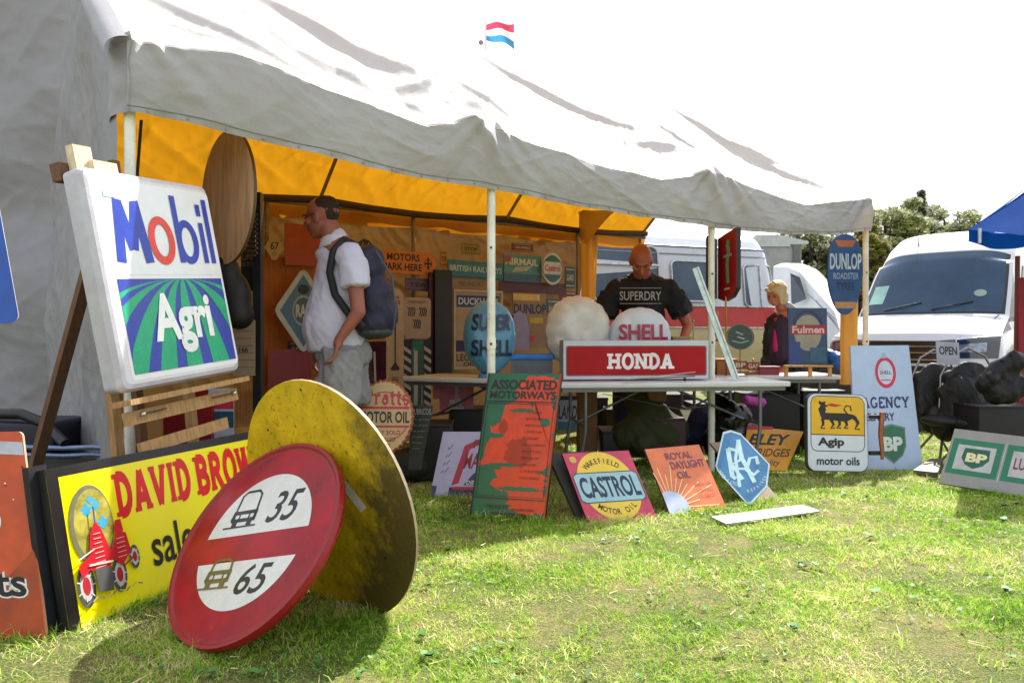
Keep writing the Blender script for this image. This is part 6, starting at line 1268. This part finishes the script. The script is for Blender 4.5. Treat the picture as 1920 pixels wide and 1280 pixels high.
for dz, x1 in ((-.10, 622), (.10, 672)): blob('shoe', [('e', V((q_(x1, 900, dz).x-.07, Zm+dz, .04)), (.15, .052, .05)), ('e', V((q_(x1, 900, dz).x-.0, Zm+dz, .07)), (.06, .05, .05))], mt('2c2c30', .6), e, .011)
bp_e = empty('backpack', q_(690, 620), 'dark navy backpack on the back of the man in the white polo shirt', 'backpack')
blob('pack_body', [('e', q_(692, 500), (.10, .15, .13)), ('e', q_(702, 570), (.12, .165, .19)), ('e', q_(700, 605), (.13, .17, .10)), ('e', q_(722, 590), (.07, .13, .13))], mt('1e2038', .75, var=.2, bump=.3, bscale=14), bp_e, .012, 8, fold=(.014, 8))
MB().tube([q_(705, 470, -.1), q_(735, 520, -.1), q_(742, 580, -.1), q_(738, 618, -.08)], .006, mt('3c4058', .5), 6).build('zip', bp_e)
blob('front_pocket', [('e', q_(728, 590, -.0), (.06, .11, .10))], mt('23263e', .75, bump=.3, bscale=14), bp_e, .011, 3, fold=(.008, 10))
blob('pack_base', [('e', q_(702, 622), (.115, .16, .045))], mt('30383c', .7), bp_e, .012)
for dz in (-.135, .135):
    pts = [q_(672, 462, dz), q_(645, 449, dz), q_(625, 470, dz*1.28), q_(618, 510, dz*1.34), q_(628, 552, dz*1.35), q_(655, 590, dz*1.38), q_(682, 612, dz*1.2)]; b = MB(); n2 = [p.copy() for p in pts]
    bb = []; 
    for i in range(len(pts)-1):
        for k in range(4): bb.append(pts[i].lerp(pts[i+1], k/4))
    b.tube(bb+[pts[-1]], .022, mt('14161c', .7), 8); b.build('strap', bp_e)
# man in the black T-shirt behind the front table, leaning forward
Zm = 6.95; q_ = lambda px, py, dz=0: P(px, py, Zm+dz)
e = empty('person', (q_(1200, 900).x, Zm+.15, 0), 'bald man in a black lettered T-shirt leaning over the stall behind the white globe', 'person')
fw = V((-.10, -1, -.85)); hc = q_(1202, 489, -.17); hp_, E_, rot = head(hc, fw, 1.16)
pr = hp_+[limb(q_(1203, 500, -.06), q_(1204, 535, .05), .075, .075), limb(q_(1205, 575, .04), q_(1203, 690, .17), .12, .12)]
for s_ in (-1, 1): pr += [limb(V((q_(1203, 0).x+s_*.11, Zm+.18, .92)), V((q_(1203, 0).x+s_*.14, Zm+.2, .5)), .095, .065), limb(V((q_(1203, 0).x+s_*.14, Zm+.2, .5)), V((q_(1203, 0).x+s_*.15, Zm+.25, .08)), .062, .045), limb(V((q_(1203, 0).x+s_*.15, Zm+.25, .05)), V((q_(1203, 0).x+s_*.17, Zm+.08, .04)), .045, .038)]
shR, elR, wrR = q_(1258, 545), q_(1290, 610, -.03), q_(1277, 648, -.22); shL, elL, wrL = q_(1148, 545), q_(1128, 612, -.02), q_(1150, 655, -.25)
pr += [limb(shR, elR, .06, .046), limb(elR, wrR, .046, .03), limb(shL, elL, .06, .046), limb(elL, wrL, .046, .03)]+hand(wrR, V((-.1, -.5, -.9)), V((1, 0, 0)), 1.05)+hand(wrL, V((.2, -.6, -.8)), V((-1, 0, 0)), 1.05)
blob('body', pr, SK2, e, .0085, 2); eyes(E_, e, 1.1, mt('5a3c30', .8))
TEE = mt('0f1013', .8, bump=.25, bscale=14)
blob('t_shirt', [('e', q_(1205, 560), (.25, .15, .12)), ('e', q_(1203, 620, .06), (.22, .17, .2)), limb(q_(1205, 590, .03), q_(1203, 690, .15), .19, .185), limb(q_(1170, 545), q_(1240, 545), .11, .11), limb(q_(1250, 543), shR.lerp(elR, .3), .095, .09), ('k', [shR.lerp(elR, .1), shR.lerp(elR, .72)], [.098, .104]), limb(q_(1158, 543), shL.lerp(elL, .3), .095, .09), ('k', [shL.lerp(elL, .1), shL.lerp(elL, .72)], [.098, .104]), limb(q_(1203, 526, .06), q_(1160, 545, .02), .095, .09), limb(q_(1203, 526, .06), q_(1248, 545, .02), .095, .09), ('k', [q_(1203, 518, .02), q_(1205, 545, .02)], [.085, .13])], TEE, e, .011, 8, fold=(.016, 8, (1, 1, .8)))
ink = mt('9a9a98', .7)
def chest(t, x0, x1, y0, y1):
    vs, fs = tmesh(t, .01); ax, bx_ = min(v[0] for v in vs), max(v[0] for v in vs); ay, by = min(v[1] for v in vs), max(v[1] for v in vs); b = MB()
    b.add([q_(x0+(x-ax)/(bx_-ax)*(x1-x0), y1+(y-ay)/(by-ay)*(y0-y1), -.205+.9*((x0+(x-ax)/(bx_-ax)*(x1-x0)-1202)/220)**2) for x, y in vs], fs, ink); return b
b = chest('SUPERDRY', 1162, 1240, 546, 563)
for y_ in (540, 569): b.tube([q_(1162, y_, -.17), q_(1182, y_, -.195), q_(1202, y_, -.205), q_(1222, y_, -.195), q_(1240, y_, -.17)], .003, ink, 5)
b.build('chest_lettering', e)
blob('jeans', [('e', V((q_(1203, 0).x, Zm+.17, .96)), (.21, .16, .12))]+[('k', [V((q_(1203, 0).x+s_*.11, Zm+.18, .95)), V((q_(1203, 0).x+s_*.14, Zm+.2, .5)), V((q_(1203, 0).x+s_*.15, Zm+.25, .07))], [.12, .09, .075]) for s_ in (-1, 1)], mt('20283c', .8, bump=.2), e, .014)
# blonde woman behind the rear table, looking down to the left
Zm = 7.9; q_ = lambda px, py, dz=0: P(px, py, Zm+dz)
e = empty('person', (q_(1465, 900).x, Zm, 0), 'blonde woman in a dark jacket and pink top looking down beside the camper', 'person')
fw = V((-.75, -.62, -.38)); hc = q_(1455, 552); hp_, E_, rot = head(hc, fw, .96)
pr = hp_+[limb(q_(1462, 565, .03), q_(1470, 592, .03), .05, .06), limb(q_(1470, 605), q_(1468, 700), .13, .13)]
for s_ in (-1, 1): x_ = q_(1468, 0).x; pr += [limb(V((x_+s_*.09, Zm, .85)), V((x_+s_*.1, Zm, .46)), .09, .06), limb(V((x_+s_*.1, Zm, .46)), V((x_+s_*.1, Zm+.02, .07)), .055, .038), limb(V((x_+s_*.1, Zm, .05)), V((x_+s_*.1-.05, Zm-.14, .035)), .04, .03)]
shR, elR, wrR = q_(1494, 606), q_(1498, 668), q_(1470, 690, -.2); shL, elL, wrL = q_(1446, 612), q_(1440, 670), q_(1432, 698, -.2)
pr += [limb(shR, elR, .045, .036), limb(elR, wrR, .036, .025), limb(shL, elL, .045, .036), limb(elL, wrL, .036, .025)]+hand(wrR, V((-.6, -.5, -.4)), V((.5, -1, 0)), .9)+hand(wrL, V((-.3, -.7, -.5)), V((-1, .2, 0)), .9)
blob('body', pr, mt('b06c50', .5, var=.1, scale=18), e, .008, 2); BL = mt('cfbd94', .65, var=.3, scale=30, bump=.6, bscale=120)
blob('hair', [('e', E_(0, -.03, .045), (.094, .105, .09), rot), ('e', E_(.062, -.02, -.03), (.034, .075, .085), rot), ('e', E_(-.062, -.02, -.03), (.034, .075, .085), rot), ('e', E_(0, -.08, -.03), (.08, .05, .09), rot), ('e', E_(.03, .05, .078), (.05, .036, .02), rot), ('e', E_(-.03, .05, .078), (.05, .036, .02), rot)], BL, e, .006, 2, fold=(.007, 34, (1, 1, .3))); eyes(E_, e, .96, mt('8a6a40'))
JK = mt('121418', .7, bump=.3, bscale=16); blob('under_top', [('e', q_(1468, 604), (.13, .12, .085)), limb(q_(1468, 610), q_(1466, 705), .142, .145), limb(shR, elR, .058, .05), limb(shL, elL, .058, .05)], mt('2a1830', .7), e, .012, 4)
blob('jacket', [('e', q_(1472, 600), (.17, .12, .08)), limb(q_(1482, 610), q_(1484, 700), .12, .135), limb(q_(1448, 612, .0), q_(1442, 700, -.02), .06, .08), limb(q_(1470, 612, -.03), q_(1468, 700, -.03), .08, .10), limb(shR, elR, .075, .062), limb(elR, elR.lerp(wrR, .8), .06, .045), limb(shL, elL, .065, .058), limb(elL, elL.lerp(wrL, .8), .055, .042)], JK, e, .010, 4, fold=(.018, 10))
blob('pink_top', [('c', q_(1457, 600, -.06), q_(1455, 655, -.075), .035, .04)], mt('b01464', .7), e, .010); blob('collar', [('c', q_(1478, 572, -.02), q_(1500, 588, -.02), .035, .03)], mt('a8a8bc', .6), e, .010)
blob('trousers', [('e', V((q_(1468, 0).x, Zm, .86)), (.16, .13, .12))]+[('k', [V((q_(1468, 0).x+s_*.09, Zm, .86)), V((q_(1468, 0).x+s_*.1, Zm, .46)), V((q_(1468, 0).x+s_*.1, Zm+.02, .06))], [.11, .08, .065]) for s_ in (-1, 1)], mt('1c1c24', .8), e, .014)

# heap of dark trunks, sacks and cases behind the tables
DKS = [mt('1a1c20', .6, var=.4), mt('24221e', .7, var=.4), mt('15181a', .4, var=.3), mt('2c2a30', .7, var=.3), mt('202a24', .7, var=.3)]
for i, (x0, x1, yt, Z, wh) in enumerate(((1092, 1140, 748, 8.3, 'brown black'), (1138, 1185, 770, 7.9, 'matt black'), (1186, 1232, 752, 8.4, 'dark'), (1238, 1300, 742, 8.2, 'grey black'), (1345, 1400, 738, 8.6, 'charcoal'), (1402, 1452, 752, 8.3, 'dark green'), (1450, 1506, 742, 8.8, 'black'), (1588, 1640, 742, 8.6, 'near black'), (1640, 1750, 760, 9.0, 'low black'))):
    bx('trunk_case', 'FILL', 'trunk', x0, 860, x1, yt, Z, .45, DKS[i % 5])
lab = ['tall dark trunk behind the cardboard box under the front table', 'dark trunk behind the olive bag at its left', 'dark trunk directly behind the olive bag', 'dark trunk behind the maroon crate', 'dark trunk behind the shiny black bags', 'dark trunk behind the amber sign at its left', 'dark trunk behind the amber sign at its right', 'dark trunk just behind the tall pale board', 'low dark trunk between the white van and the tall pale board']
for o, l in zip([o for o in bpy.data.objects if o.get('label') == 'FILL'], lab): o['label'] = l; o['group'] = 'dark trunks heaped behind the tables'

# more small enamel plates and tins crowding the back wall
small = [(892, 545, 908, 560, 'a02828', 'small red plate above the tall framed poster'), (1026, 600, 1050, 560, '3c5a70', 'small slate blue plate left of the pale globe'), (1026, 640, 1044, 606, 'a88c50', 'small ochre plate below the slate blue plate'), (1050, 580, 1080, 545, '7c2c24', 'small brick red plate below the round white sign'),
         (866, 476, 900, 455, '8a7a40', 'narrow mustard plate above the long teal sign'), (960, 470, 1000, 455, '6c3a34', 'narrow brown red plate above the airline sign'), (622, 470, 660, 440, '6a3a20', 'rusty brown plate behind the neck of the walking man'), (705, 560, 722, 520, '8c8060', 'small cream plate left of the thermometer sign'),
         (760, 545, 806, 520, '5a4a70', 'small violet plate beneath the orange arrow sign'), (540, 640, 580, 668, '304a60', 'dark teal plate below the blue diamond sign'), (826, 500, 838, 470, 'a07830', 'thin amber plate left of the long teal sign'), (1060, 540, 1078, 500, '28484c', 'narrow dark teal plate right of the round white sign')]
for i, (x0, y1, x1, y0, c_, l_) in enumerate(small):
    y0, y1 = min(y0, y1), max(y0, y1); p = hang('enamel_plate', l_, 'sign', x0, y1, x1, y0, .03+.01*(i % 3), face=mt(c_, .4, var=.2, wear=.1), group='small enamel plates on the back wall')
    k_ = mt('c8bc9c' if i % 2 else '1c1a18'); p.rect(.08, .1, .92, .14, k_); p.rect(.08, .86, .92, .9, k_); p.text(('OIL', 'FUEL', 'TEA', 'BUS', 'STOP', 'GUARD')[i % 6], .15, .35, .85, .65, k_, .02); p.done()
